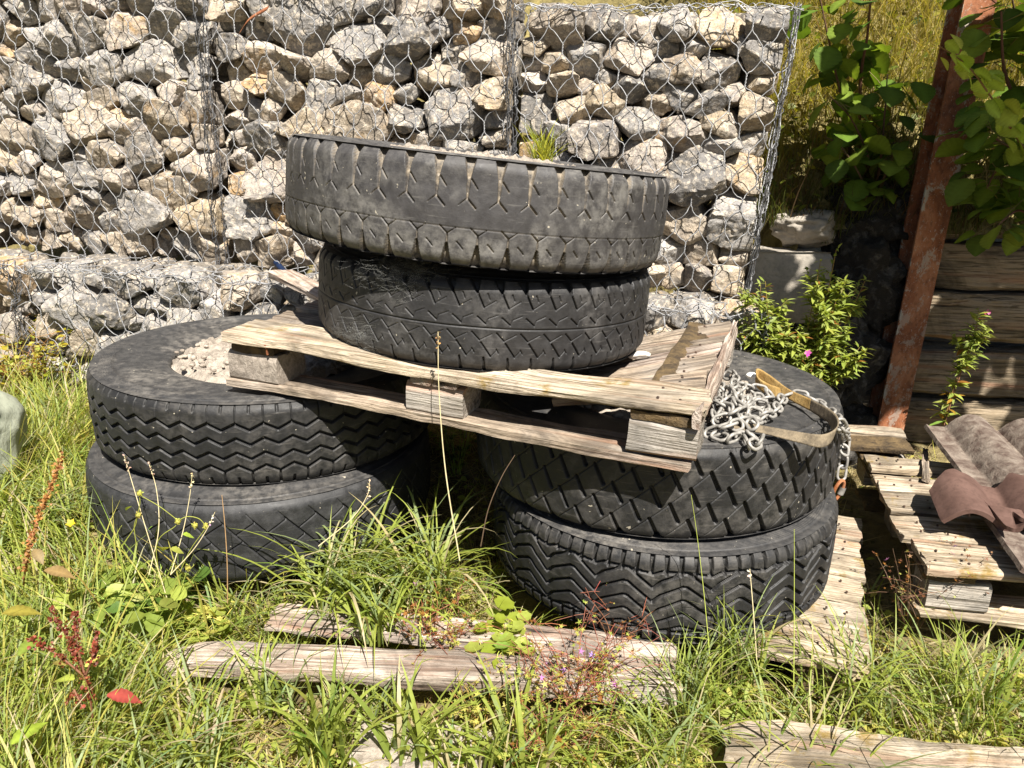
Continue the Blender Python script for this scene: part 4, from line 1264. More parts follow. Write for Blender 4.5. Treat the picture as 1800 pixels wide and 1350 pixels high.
o = rock("pebble", (on(1122, 624, 0.575)), (0.030, 0.016, 0.010), 71, M_PEBBLE, "flat tan pebble on the sagging boards against the middle tyre", "pebble", rough=0.05, facets=3, lvl=3)
o = rock("pebble", (on(1321, 660, 0.495)), (0.013, 0.011, 0.008), 72, M_WHITE, "small white pebble on the right tyre beside the strap loop", "pebble", rough=0.05, facets=3, lvl=3)
# ------------------------------------------------------------------ plants
def C(*c): return np.array(c, float)
G_LIME, G_YEL, G_MID, G_DARK, G_BLUE = C(0.42, 0.49, 0.095), C(0.58, 0.54, 0.13), C(0.27, 0.35, 0.065), C(0.06, 0.105, 0.022), C(0.35, 0.44, 0.19)
STRAW, STRAW2, BROWN = C(0.66, 0.57, 0.34), C(0.46, 0.35, 0.18), C(0.16, 0.09, 0.045)

HZ_SHADE = np.concatenate([np.where(np.arange(15) % 2, 1.0, .82), np.full(15, 1.35), np.where(np.arange(15) % 2, 1.0, .82)])
# boards and tyres that keep grass away
EX_C = [(-0.81, 2.26, 0.50), (0.435, 2.05, 0.475)]
def in_frame(o, x, y, x0, x1, y0, y1):
    M = o.matrix_world.inverted()
    lx = M[0][0] * x + M[0][1] * y + M[0][3]; ly = M[1][0] * x + M[1][1] * y + M[1][3]
    return (lx > x0) & (lx < x1) & (ly > y0) & (ly < y1)
bpy.context.view_layer.update()
def blocked(x, y):
    b = np.zeros(len(x), bool)
    for cx, cy, r in EX_C: b |= (x - cx) ** 2 + (y - cy) ** 2 < r * r
    b |= in_frame(lp, x, y, -0.95, 0.01, -0.01, 0.8)
    b |= in_frame(rp, x, y, -0.03, 1.2, -0.01, 0.95)
    return b
FB = [c for c in fp.children if c.name.startswith("front_board")][0]
DB = [c for c in fp.children if c.name.startswith("deck_board")]
PLK = [o for o in bpy.data.objects if o.name.startswith("plank") and o.location.y < 1.4][0]
def on_wood(x, y):
    b = in_frame(FB, x, y, -0.01, 0.96, 0.0, 0.135)
    b |= in_frame(DB[0], x, y, 0.10, 0.80, 0.0, 0.085)
    b |= in_frame(PLK, x, y, -0.01, 0.66, -0.02, 0.25)
    return b

def vary(base, n, s=0.25, s2=0.12):
    k = np.exp(rng.normal(0, s, (n, 1)))
    return np.clip(base[None] * k * np.exp(rng.normal(0, s2, (n, 3))), 0.004, 0.8)

def pick(cols, p, n, s=0.22, s2=0.10):
    idx = rng.choice(len(cols), n, p=p)
    return vary(C(1, 1, 1), n, s, s2) * np.array(cols)[idx]

def frag_density(x, y):
    """how thick the turf grows"""
    d = 0.5 + 0.5 * smooth(-0.3, 0.35, fbm(np.c_[x * 4.5, y * 4.5, 0 * x], 61, 2))
    return d

# turf: one uncountable mass of blades, straw and tiny leaves
mb = MB()
def field(n, xr, yr, dens=None):
    x = rng.uniform(*xr, n); y = rng.uniform(*yr, n)
    m = ~blocked(x, y) & ~on_wood(x, y)
    if dens is not None: m &= rng.uniform(size=n) < dens(x, y)
    x, y = x[m], y[m]
    return np.c_[x, y, ground_z(x, y) - 0.01]
def turf_mask(x, y):
    d = frag_density(x, y)
    # between the stacks it is dark and bare; right of the low pallet a mossy gap
    d = d * (1 - 0.85 * smooth(2.0, 2.25, y) * smooth(-0.45, -0.3, x))
    d = d * (1 - 0.75 * smooth(0.66, 0.78, x) * smooth(1.55, 1.7, y))
    # band before the tyres where the front rail shows
    d = d * (1 - 0.55 * smooth(1.30, 1.36, y) * smooth(1.62, 1.55, y) * smooth(-0.72, -0.55, x) * smooth(0.42, 0.3, x))
    d = d * (1 - 0.50 * smooth(0.36, 0.42, x) * smooth(1.34, 1.30, y))
    return d
B = field(42000, (-2.3, 1.75), (0.92, 3.0), turf_mask)
n = len(B)
tall = 0.6 + 0.9 * smooth(-0.3, -1.0, B[:, 0]) + 0.2 * smooth(0.6, 1.1, B[:, 0])
L = rng.gamma(5, 0.030, n) * tall
L = np.clip(L, 0.03, 0.36)
L = L * (1 - 0.6 * smooth(2.1, 2.4, B[:, 1]) * (B[:, 0] > -1.45))
front = smooth(1.36, 1.28, B[:, 1]) * smooth(-0.9, -0.6, B[:, 0])
L = np.where((B[:, 1] < 1.42) & (B[:, 0] > -0.80) & (B[:, 0] < 0.5), np.minimum(L, 0.03 + 0.35 * np.clip(1.40 - B[:, 1], 0.05, 0.4)), L)
col = pick([G_LIME, G_YEL, G_MID, G_BLUE, STRAW], [0.34, 0.20, 0.22, 0.10, 0.14], n)
comb = 5.5 * fbm(np.c_[B[:, 0] * 1.6, B[:, 1] * 1.6, 0 * L], 77, 2) + rng.normal(0, .85, n)
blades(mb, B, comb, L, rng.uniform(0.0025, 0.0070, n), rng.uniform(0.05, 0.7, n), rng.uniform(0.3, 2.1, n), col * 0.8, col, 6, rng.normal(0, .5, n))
B = field(7500, (-2.3, 1.75), (0.92, 2.9), turf_mask)
n = len(B)
L = np.clip(rng.gamma(8, 0.024, n), 0.08, 0.34) * np.where((B[:, 1] < 1.55) & (B[:, 1] > 1.25) & (B[:, 0] > -0.80) & (B[:, 0] < 0.45), 0.35, 1) * np.where(B[:, 0] < -.7, 1.1, .8)
L = L * (1 - 0.6 * smooth(2.1, 2.4, B[:, 1]) * (B[:, 0] > -1.45))
comb = 5.5 * fbm(np.c_[B[:, 0] * 2.2, B[:, 1] * 2.2, 0 * L], 78, 2) + rng.normal(0, .5, n)
col = pick([G_LIME, G_YEL, G_BLUE, STRAW, G_MID], [0.42, 0.2, 0.18, 0.1, 0.1], n)
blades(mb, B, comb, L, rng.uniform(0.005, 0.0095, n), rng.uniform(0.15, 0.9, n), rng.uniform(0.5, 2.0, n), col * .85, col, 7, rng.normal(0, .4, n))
# fine wiry grass
B = field(22000, (-2.3, 1.75), (0.92, 3.0), turf_mask)
n = len(B)
L = np.clip(rng.gamma(4, 0.03, n), 0.02, 0.25) * np.where((B[:, 1] < 1.6) & (np.abs(B[:, 0]) < 0.75), 0.45, 1)
col = pick([G_YEL, G_LIME, STRAW, STRAW2], [0.3, 0.3, 0.28, 0.12], n)
blades(mb, B, rng.uniform(0, 2 * math.pi, n), L, rng.uniform(0.0009, 0.0018, n), rng.uniform(0.05, 0.9, n), rng.uniform(0.1, 1.6, n), col, col, 5)
# flat lying straw
B = field(26000, (-2.3, 1.75), (0.92, 3.0))
n = len(B)
B[:, 2] += rng.uniform(0.006, 0.03, n)
col = pick([STRAW, STRAW2, BROWN, G_YEL], [0.5, 0.25, 0.1, 0.15], n)
blades(mb, B, rng.uniform(0, 2 * math.pi, n), rng.uniform(0.03, 0.14, n), rng.uniform(0.001, 0.004, n), rng.uniform(1.2, 1.5, n), rng.uniform(-0.3, 0.4, n), col, col, 3)
# little broad leaves of clover and moss between the blades
leaf_s = blade_leaf(5, lambda t: 0.34 * np.sin(math.pi * np.clip(t, 0.02, 1) ** 0.8), 0.15, 0.15)
B = field(34000, (-2.3, 1.75), (0.92, 3.0), turf_mask)
n = len(B)
B[:, 2] += rng.uniform(0.01, 0.07, n)
M_, P_ = mats(B, rng.uniform(0, 6.28, n), rng.uniform(-0.5, 0.7, n), rng.normal(0, .4, n), rng.uniform(0.010, 0.032, n))
scatter(mb, leaf_s, M_, P_, pick([G_LIME, G_MID, G_YEL], [0.45, 0.3, 0.25], n))
tag(mb.build("grass", M_GRASS), kind="stuff")

# ------------------------------------------------------------------ tall individual tufts
def tuft(name, u, v, z, n, L, w, lean, bend, cols, p, label, spread=0.05, az=None, group="grass tufts", yv=None):
    c = on(u, v, z)
    mb = MB()
    a = rng.uniform(0, 2 * math.pi, n) if az is None else rng.normal(az, 0.9, n)
    r = spread * np.sqrt(rng.uniform(0, 1, n))
    aa = rng.uniform(0, 2 * math.pi, n)
    B = np.c_[np.cos(aa) * r, np.sin(aa) * r, np.zeros(n) - 0.01]
    col = pick(cols, p, n)
    blades(mb, B, a, L * rng.uniform(0.5, 1.15, n), w * rng.uniform(0.6, 1.3, n), np.abs(rng.normal(lean, 0.22, n)), bend * rng.uniform(0.4, 1.4, n), col * 0.75, col, 9, rng.normal(0, .35, n))
    o = mb.build(name, M_GRASS)
    o.location = c
    return tag(o, label, "grass tuft", group)
gc = [G_LIME, G_BLUE, G_MID, STRAW]
tuft("grass_tuft", 600, 1060, -0.02, 170, 0.37, 0.0085, 0.25, 2.2, gc, [.5, .25, .15, .10], "big arching tuft of broad lime blades between the tyre pairs", 0.085)
tuft("grass_tuft", 745, 1050, -0.02, 150, 0.35, 0.008, 0.3, 2.2, gc, [.55, .2, .15, .10], "drooping tuft just right of the big arching one, over red stemmed weeds", 0.07)
tuft("grass_tuft", 670, 1110, -0.02, 60, 0.26, 0.009, 0.2, 2.6, gc, [.5, .25, .15, .10], "long bent blades hanging over the second rail in front of the gap", 0.05)
tuft("grass_tuft", 20, 960, 0.03, 120, 0.36, 0.007, 0.35, 1.9, gc, [.4, .3, .2, .10], "thick tuft leaning right from the left photo edge below the sack", 0.10, az=0.2)
tuft("grass_tuft", 110, 760, 0.06, 90, 0.26, 0.008, 0.2, 1.4, gc, [.55, .2, .15, .10], "bright upright tuft between the sack and the zigzag tyre", 0.09)
tuft("grass_tuft", 175, 900, 0.04, 70, 0.26, 0.006, 0.4, 1.7, gc, [.5, .2, .15, .15], "loose tuft against the left side of the lower left tyre", 0.09)
tuft("grass_tuft", 1290, 1170, -0.03, 75, 0.24, 0.006, 0.25, 1.3, gc, [.3, .25, .35, .10], "upright green tuft at the foot of the chevron tyre", 0.07)
tuft("grass_tuft", 1215, 1235, -0.06, 100, 0.22, 0.005, 0.3, 1.3, gc, [.35, .2, .35, .10], "dense tuft to the right of the pink flowers, at the end of the front rail", 0.06)
tuft("grass_tuft", 1130, 1310, -0.08, 150, 0.22, 0.0045, 0.6, 1.7, gc, [.45, .15, .25, .15], "wide combed over tuft below the pink flowers", 0.10)
tuft("grass_tuft", 1700, 1250, -0.08, 90, 0.25, 0.0055, 0.35, 1.3, gc, [.3, .25, .35, .10], "green tuft at the right above the bleached corner plank", 0.08)
tuft("grass_tuft", 1480, 1215, -0.06, 80, 0.24, 0.006, 0.5, 1.4, gc, [.4, .2, .3, .10], "spreading tuft in front of the end of the low pallet", 0.09)
tuft("grass_tuft", 575, 1325, -0.09, 60, 0.24, 0.010, 0.25, 1.2, gc, [.55, .15, .25, .05], "tuft of broad upright blades at bottom left of centre", 0.06)
tuft("grass_tuft", 480, 1235, -0.08, 60, 0.20, 0.008, 0.3, 1.3, gc, [.4, .25, .25, .10], "tuft crossing the left half of the front rail", 0.05)
tuft("grass_tuft", 720, 1330, -0.09, 34, 0.22, 0.012, 0.35, 1.2, gc, [.6, .15, .2, .05], "few wide blades in front of the rotten block", 0.05)
tuft("grass_tuft", 925, 1330, -0.09, 50, 0.20, 0.011, 0.35, 1.2, gc, [.6, .1, .25, .05], "broad bladed tuft at the bottom centre beside the block", 0.06)
tuft("grass_tuft", 330, 1340, -0.09, 120, 0.24, 0.006, 0.4, 1.4, gc, [.4, .2, .2, .20], "fine tuft at the bottom left beneath the red leaf", 0.11)
tuft("grass_tuft", 250, 1215, -0.08, 90, 0.24, 0.006, 0.5, 1.4, gc, [.4, .2, .2, .20], "tuft left of the front rail end beside the red dock", 0.10)
tuft("grass_tuft", 90, 1130, -0.03, 100, 0.28, 0.006, 0.5, 1.5, gc, [.4, .25, .2, .15], "leafy tuft behind the red dock near the left edge", 0.12)
tuft("grass_tuft", 1400, 1345, -0.09, 60, 0.26, 0.005, 0.6, 1.1, gc, [.4, .2, .2, .20], "long thin blades arching over the left half of the bleached corner plank", 0.10)
tuft("grass_tuft", 1600, 1250, -0.09, 60, 0.22, 0.005, 0.5, 1.2, gc, [.4, .2, .2, .20], "loose tuft behind the middle of the bleached corner plank", 0.12)
tuft("grass_tuft", 640, 1240, -0.08, 70, 0.15, 0.006, 0.4, 1.2, gc, [.45, .2, .2, .15], "short tuft hiding the left end of the rotten block", 0.07)
tuft("grass_tuft", 830, 1350, -0.09, 70, 0.17, 0.007, 0.4, 1.2, gc, [.5, .15, .2, .15], "short mixed tuft on the near side of the rotten block", 0.08)
t_ = tuft("grass_tuft", 960, 268, 1.06, 90, 0.135, 0.0045, 0.30, 0.9, [C(.55, .55, .06), G_LIME], [.6, .4], "small bright tuft growing behind the rim of the topmost tyre", 0.028, group="grass tufts")
t_.location = at(955, 286, 2.30)

# ------------------------------------------------------------------ dry stalks with seed heads
def stalk(name, base, tip, label, cat, group, r=0.0011, head=0.05, bowv=(0, 0, 0), col=STRAW, hcol=STRAW, hr=0.0035):
    mb = MB()
    b, t = np.array(base), np.array(tip)
    bowv = np.array(bowv) + rng.normal(0, .012, 3) * [1, 1, .2]
    p = spline(np.array([b, b * .6 + t * .4 + np.array(bowv), b * .25 + t * .75 + np.array(bowv) * .8, t]), 8) - b
    tube(mb, p, np.linspace(r * 1.3, r * .6, len(p)), 5, col=col)
    if head:
        d = p[-1] - p[-4]; d /= np.linalg.norm(d)
        n = int(head / 0.0022)
        s = rng.uniform(0, 1, n)
        env = hr * np.sin(math.pi * (0.08 + 0.88 * s)) ** .7
        off = rng.normal(size=(n, 3)); off /= np.linalg.norm(off, axis=1)[:, None]
        pos = p[-1] - d * (s * head)[:, None] + off * (env * .8)[:, None]
        M_, P_ = mats(pos, rng.uniform(0, 6.28, n), rng.uniform(-.5, 1.4, n), rng.uniform(-1, 1, n), np.full(n, 0.006))
        scatter(mb, leaf_s, M_, P_, vary(hcol, n, .2))
    o = mb.build(name, M_STEM); o.location = base
    return tag(o, label, cat, group)
gs = "dry grass stalks before the tyres"
def st(u0, v0, u1, v1, Y0, Y1, label, **k): return stalk("grass_stalk", at(u0, v0, Y0), at(u1, v1, Y1), label, "grass stalk", gs, **k)
st(808, 985, 770, 583, 1.60, 1.62, "tall straw stalk with a brown seed head rising in front of the pallet", r=0.0014, head=0.040, hcol=C(.36, .22, .08), bowv=(.004, 0, 0), hr=0.005)
st(293, 1050, 218, 800, 1.62, 1.66, "left leaning dry stalk crossing the lower left tyre", head=0.045, hcol=C(.42, .32, .24))
st(262, 1010, 262, 815, 1.64, 1.70, "upright dry stalk left of the burr plant", head=0.035, hcol=C(.42, .32, .22), bowv=(-.008, 0, 0))
st(300, 1010, 338, 832, 1.66, 1.70, "thin stalk tilted right behind the burr plant", head=0.04)
st(400, 1060, 390, 870, 1.60, 1.62, "single bare stalk in front of the lower left tyre middle", head=0.0, col=C(.40, .25, .12), bowv=(-.006, 0, 0))
st(300, 1010, 378, 900, 1.60, 1.60, "short dry stalk leaning far right before the lower left tyre", head=0.035, hcol=C(.5, .42, .34))
st(560, 960, 650, 845, 1.60, 1.62, "pale seed head arching right above the big tuft", head=0.045, hcol=C(.5, .40, .25))
st(1250, 1180, 1215, 870, 1.42, 1.46, "hair thin green stalk rising across the diamond tread tyre", head=0.0, col=G_LIME, r=0.0008)
st(1395, 1230, 1396, 930, 1.40, 1.46, "straight green stalk before the right flank of the chevron tyre", head=0.0, col=G_LIME, r=0.0009)
st(1330, 1160, 1318, 1000, 1.42, 1.46, "short tawny stalk with pale tip at the chevron tyre", head=0.02, hcol=C(.5, .45, .38))
st(845, 960, 905, 800, 1.62, 1.55, "dead wiry stem bending between the pallet and the diamond tread tyre", head=0.0, col=C(.18, .12, .08), r=0.0013, bowv=(-.02, 0, .01))

# ------------------------------------------------------------------ leafy plants
def rosette_plant(name, loc, label, cat, leaves, lf, size, height, cols, p, stem_col, spread, n_stems=8, flowers=0, fcol=C(.55, .25, .55), fsize=0.0085, group=None, pitch=(-0.2, 0.8), twig=0.001, stems_label=None):
    root = empty(name, loc, label=label, cat=cat, group=group)
    mb = MB(); ms = MB(); mf = MB()
    nodes = []
    for k in range(n_stems):
        a = rng.uniform(0, 2 * math.pi); r = spread * math.sqrt(rng.uniform(0.05, 1))
        h = height * rng.uniform(0.45, 1.05)
        tip = np.array([math.cos(a) * r, math.sin(a) * r, h])
        p_ = spline(np.array([[0.2 * tip[0], 0.2 * tip[1], -0.01], tip * [.55, .55, .5] + rng.normal(0, .01, 3), tip]), 6)
        tube(ms, p_, np.linspace(twig * 1.4, twig * .7, len(p_)), 5, col=vary(stem_col, 1, .15)[0])
        for q in range(3):
            i = rng.integers(len(p_) // 2, len(p_))
            e = p_[i] + rng.normal(0, 1, 3) * [spread * .3, spread * .3, height * .12] + [0, 0, height * .05]
            tube(ms, [p_[i], (p_[i] + e) / 2 + [0, 0, .004], e], twig * .7, 4, col=vary(stem_col, 1, .15)[0])
            nodes.append(e)
        nodes += [p_[j] for j in range(2, len(p_), 2)]
        nodes.append(tip)
    nodes = np.array(nodes)
    idx = rng.integers(0, len(nodes), leaves)
    pos = nodes[idx] + rng.normal(0, 0.25, (leaves, 3)) * size
    M_, P_ = mats(pos, rng.uniform(0, 6.28, leaves), rng.uniform(*pitch, leaves), rng.normal(0, .3, leaves), size * rng.uniform(.5, 1.25, leaves))
    scatter(mb, lf, M_, P_, pick(cols, p, leaves))
    ms.build("stem", M_STEM, root); mb.build("foliage", M_LEAF, root)
    if flowers:
        fl = fan_leaf(np.array([1, .35] * 5), 0.2)
        tops = nodes[rng.integers(0, len(nodes), flowers)] + np.c_[rng.normal(0, .01, (flowers, 2)), rng.uniform(.005, .03, flowers)]
        for q in range(flowers):
            m1 = MB()
            M_, P_ = mats(np.zeros((1, 3)), np.array([rng.uniform(0, 6)]), np.array([rng.uniform(0.4, 1.2)]), np.array([0.0]), np.array([fsize * 2.2]))
            scatter(m1, fl, M_, P_, vary(fcol, 1, .12))
            o = m1.build("flower", M_LEAF, root); o.location = tops[q]
    return root

star = fan_leaf(np.array([1, .30, .85, .28, .9, .25, .85, .28, .95, .30]), 0.12)
roundl = fan_leaf(np.r_[0.55, 1 + 0.06 * np.cos(np.arange(13) * math.pi)], 0.25)
lance = blade_leaf(7, lambda t: 0.14 * np.sin(math.pi * np.clip(t, .02, 1) ** .8), 0.25, 0.25)
ovate = blade_leaf(9, lambda t: 0.30 * np.sin(math.pi * np.clip(t, .02, 1) ** .75), 0.2, 0.2, 0.18, 1)
RED, ORNG = C(0.24, 0.085, 0.05), C(0.38, 0.17, 0.04)
PINK = C(0.50, 0.24, 0.58)
gh = "pink flowered herb robert plants"
hb = [G_YEL, G_LIME, ORNG, RED]
rosette_plant("herb_robert", on(1010, 1215, -0.04), "spindly pink flowered herb with red stems sprawling over the end of the front rail", "wild flower", 330, star, 0.018, 0.15, hb, [.42, .28, .18, .12], RED, 0.15, 34, 11, PINK, group=gh)
rosette_plant("herb_robert", on(770, 1125, -0.03), "reddish clump of cut leaves and two pink flowers between the two rails", "wild flower", 300, star, 0.020, 0.10, [G_YEL, ORNG, RED, G_LIME], [.36, .3, .16, .18], RED, 0.12, 26, 3, PINK, group=gh)
rosette_plant("herb_robert", on(1085, 1125, -0.02), "airy red stems with seed beaks in front of the chevron tread", "wild flower", 60, star, 0.012, 0.15, [ORNG, RED, G_YEL], [.4, .35, .25], RED, 0.13, 16, 3, PINK, group=gh)
rosette_plant("herb_robert", on(1600, 1095, -0.08), "browning brush of thin stems in the gap before the right pallet", "wild flower", 260, star, 0.013, 0.24, [C(.24, .10, .05), ORNG, G_YEL], [.45, .3, .25], C(.20, .12, .07), 0.13, 26, 5, PINK, group=gh, twig=.0007)
rosette_plant("herb_robert", on(985, 1300, -0.08), "low orange tinted cut leaf clump at the bottom centre right", "wild flower", 260, star, 0.022, 0.09, [G_YEL, G_LIME, ORNG], [.45, .35, .2], RED, 0.14, 20, 0, group=gh)
rosette_plant("herb_robert", on(850, 1265, -0.08), "yellow green cut leaf sprig before the rail middle", "wild flower", 130, star, 0.024, 0.12, [G_YEL, G_LIME], [.6, .4], C(.3, .2, .06), 0.09, 12, 0, group=gh)
rosette_plant("herb_robert", on(370, 548, 0.40), "small wine red herb rooted in the slack netting behind the zigzag tyre", "wild flower", 170, star, 0.016, 0.09, [C(.22, .06, .04), ORNG, C(.16, .08, .04)], [.5, .25, .25], RED, 0.09, 18, 1, PINK, group=gh)
rosette_plant("ground_ivy", on(884, 1140, -0.02), "bright clump of round scalloped leaves between the two rails", "ground plant", 34, roundl, 0.042, 0.035, [C(.30, .36, .04), G_LIME], [.6, .4], G_YEL, 0.075, 10, pitch=(-.25, .35))
rosette_plant("ground_ivy", on(330, 1110, -0.04), "yellow green round leaves at the left end of the rails", "ground plant", 60, roundl, 0.032, 0.05, [G_LIME, G_YEL, G_MID], [.4, .4, .2], G_YEL, 0.12, 12, pitch=(-.3, .4))
rosette_plant("nettle_clump", on(265, 1075, 0.0), "clump of toothed green leaves beneath the burr plant", "weed clump", 110, ovate, 0.062, 0.12, [G_MID, G_LIME, C(.11, .2, .035)], [.45, .3, .25], G_MID, 0.15, 16, pitch=(-.5, .5))
rosette_plant("yellow_weed", on(60, 690, 0.12), "yellowing small leaved weed bush against the low gabion at the left edge", "weed clump", 420, leaf_s, 0.026, 0.26, [C(.42, .34, .03), G_YEL, G_LIME], [.5, .3, .2], C(.35, .18, .05), 0.20, 34, 0)
rosette_plant("yellow_weed", on(215, 745, 0.10), "small yellow leaved weed hugging the left shoulder of the zigzag tyre", "weed clump", 200, leaf_s, 0.028, 0.13, [C(.42, .36, .03), G_YEL, G_LIME], [.45, .3, .25], C(.35, .2, .05), 0.13, 20, 0)
rosette_plant("green_weed", on(800, 830, 0.0), "shaded green weed in the dark gap between the tyre pairs", "weed clump", 110, star, 0.035, 0.28, [G_MID, G_DARK], [.5, .5], G_MID, 0.10, 14, 0)

# burr plant with thin branching stems
bp = empty("burr_plant", at(330, 1030, 1.64), label="branching herb with round green burrs across the lower left tyre", cat="wild flower")
base = np.array(at(300, 1045, 1.64)); o0 = np.array(bp.location)
mb = MB()
def pxp(u, v, Y=1.62): return np.array(at(u, v, Y))
def br(*pts, r=0.0011, col=C(.26, .28, .05)): tube(mb, spline(np.array([pxp(*q) for q in pts]), 6) - o0, r, 5, col=col)
br((290, 1060), (275, 960), (308, 925), (313, 915)); br((313, 915), (280, 890), (245, 870)); br((313, 915), (330, 908), (350, 912), (362, 925)); br((240, 960), (236, 925), (243, 905))
br((300, 1050), (330, 975), (362, 928)); br((210, 965), (235, 930), (242, 908)); br((242, 905), (246, 885), (245, 870))
mb.build("stem", M_STEM, bp)
bur = ICO2[0]
for q, (u, v) in enumerate(((245, 868), (243, 905), (313, 917), (362, 926), (343, 924), (330, 998))):
    m1 = MB(); m1.add(bur * 0.0062, tris=ICO2[1], col=C(.30, .28, .05))
    nn = 40; dv = rng.normal(size=(nn, 3)); dv /= np.linalg.norm(dv, axis=1)[:, None]
    M_, P_ = mats(dv * .005, rng.uniform(0, 6.28, nn), rng.uniform(-1, 1.5, nn), rng.uniform(-1, 1, nn), np.full(nn, .006)); scatter(m1, leaf_s, M_, P_, vary(C(.34, .32, .06), nn, .15))
    o = m1.build("burr", M_STEM, bp); o.location = pxp(u, v) - o0
m1 = MB()
for (u, v, s, yaw) in ((322, 940, .034, -0.7), (230, 890, .022, 1.2), (285, 962, .045, 0.4), (300, 965, .035, -1.0), (268, 925, .018, 2.0)):
    M_, P_ = mats((pxp(u, v) - o0)[None], np.array([yaw]), np.array([-0.5]), np.array([.3]), np.array([s])); scatter(m1, ovate, M_, P_, vary(G_LIME, 1, .1))
m1.build("foliage", M_LEAF, bp)

# docks: seed spikes of rusty grains
def dock(name, base, spikes, label, gcol, scol, leaves=(), grain=0.0065):
    o0 = np.array(base)
    root = empty(name, base, label=label, cat="dock plant", group="seeding dock plants")
    ms, mg = MB(), MB()
    for pts in spikes:
        p = spline(np.array([np.array(q) for q in pts]), 8) - o0
        tube(ms, p, np.linspace(.0026, .0012, len(p)), 6, col=scol)
        Lp = np.r_[0, np.cumsum(np.linalg.norm(np.diff(p, axis=0), axis=1))]
        n = int(Lp[-1] / 0.0011)
        s = rng.uniform(0.35 if len(pts) > 2 else 0.1, 1, n) * Lp[-1]
        pos = np.stack([np.interp(s, Lp, p[:, k]) for k in range(3)], -1)
        pos = pos + rng.normal(0, 0.006, (n, 3)) * (0.5 + 0.5 * np.sin(s * 260))[:, None]
        M_, P_ = mats(pos, rng.uniform(0, 6.28, n), rng.uniform(-.8, 1.4, n), rng.uniform(-1, 1, n), grain * rng.uniform(.6, 1.3, n))
        scatter(mg, roundl, M_, P_, vary(gcol, n, .25))
    ms.build("stem", M_STEM, root); mg.build("seed_head", M_LEAF, root)
    for (u, v, Y, s, yaw, pit, c) in leaves:
        m1 = MB(); M_, P_ = mats((np.array(at(u, v, Y)) - o0)[None], np.array([yaw]), np.array([pit]), np.array([.1]), np.array([s]))
        scatter(m1, blade_leaf(15, lambda t: 0.26 * np.sin(math.pi * np.clip(t, .03, 1) ** .8), 0.12, 0.45, 0.12, 1), M_, P_, vary(c, 1, .05), HZ_SHADE); m1.build("leaf", M_LEAF, root)
    return root
dock("dock_plant", on(168, 1300, -0.08), [[on(168, 1300, -0.08), at(158, 1225, 1.30), at(150, 1190, 1.32), at(118, 1120, 1.34), at(88, 1070, 1.36)], [at(150, 1190, 1.32), at(135, 1130, 1.33), at(132, 1075, 1.35)], [at(150, 1190, 1.32), at(168, 1140, 1.31), at(170, 1110, 1.32)],
                                          [at(150, 1190, 1.32), at(100, 1150, 1.32), at(50, 1122, 1.33)], [at(130, 1215, 1.31), at(115, 1240, 1.29)], [at(130, 1212, 1.31), at(146, 1245, 1.29)]],
     "wine red seeding dock with a large rust red leaf at the lower left", C(.22, .055, .03), C(.20, .09, .05),
     [(188, 1222, 1.29, .066, -1.35, -.1, C(.30, .085, .05)), (130, 1195, 1.31, .055, 1.3, .1, G_LIME), (150, 1172, 1.32, .05, -0.6, .3, G_YEL), (32, 1152, 1.30, .055, -.5, .6, C(.2, .27, .04)), (20, 1308, 1.20, .065, -.6, .4, C(.28, .33, .04)), (115, 1170, 1.32, .045, 1.0, .2, C(.3, .22, .05))])
dock("dock_plant", on(38, 1060, 0.0), [[on(38, 1060, 0.0), at(48, 980, 1.62), at(70, 900, 1.66), at(95, 845, 1.70), at(110, 800, 1.74)]],
     "single tan seed spike of dock at the left edge above the red one", C(.40, .20, .07), C(.28, .16, .06), [(60, 965, 1.62, .045, -2.3, -.2, C(.30, .18, .11)), (78, 1002, 1.56, .065, -1.5, .0, C(.30, .20, .09)), (5, 1078, 1.45, .07, -1.2, .1, C(.30, .20, .04))], 0.0075)
# yellow buttercup
for (u, v, Y, lab) in ((124, 928, 1.62, "yellow buttercup flower in the grass left of the lower left tyre"),):
    m1 = MB(); b = np.array(at(u, v, Y))
    M_, P_ = mats(np.zeros((1, 3)), np.array([0.3]), np.array([.7]), np.array([0.0]), np.array([.024])); scatter(m1, fan_leaf(np.array([1, .6] * 5), .3), M_, P_, C(.6, .45, .01)[None])
    root = empty("buttercup", b, label=lab, cat="wild flower")
    m1.build("flower", M_LEAF, root); m2 = MB(); tube(m2, [(0, 0.004, 0.008), (0.01, .01, -.06), (0.005, .02, -.16)], .0009, 5, col=G_LIME); m2.build("stem", M_STEM, root)

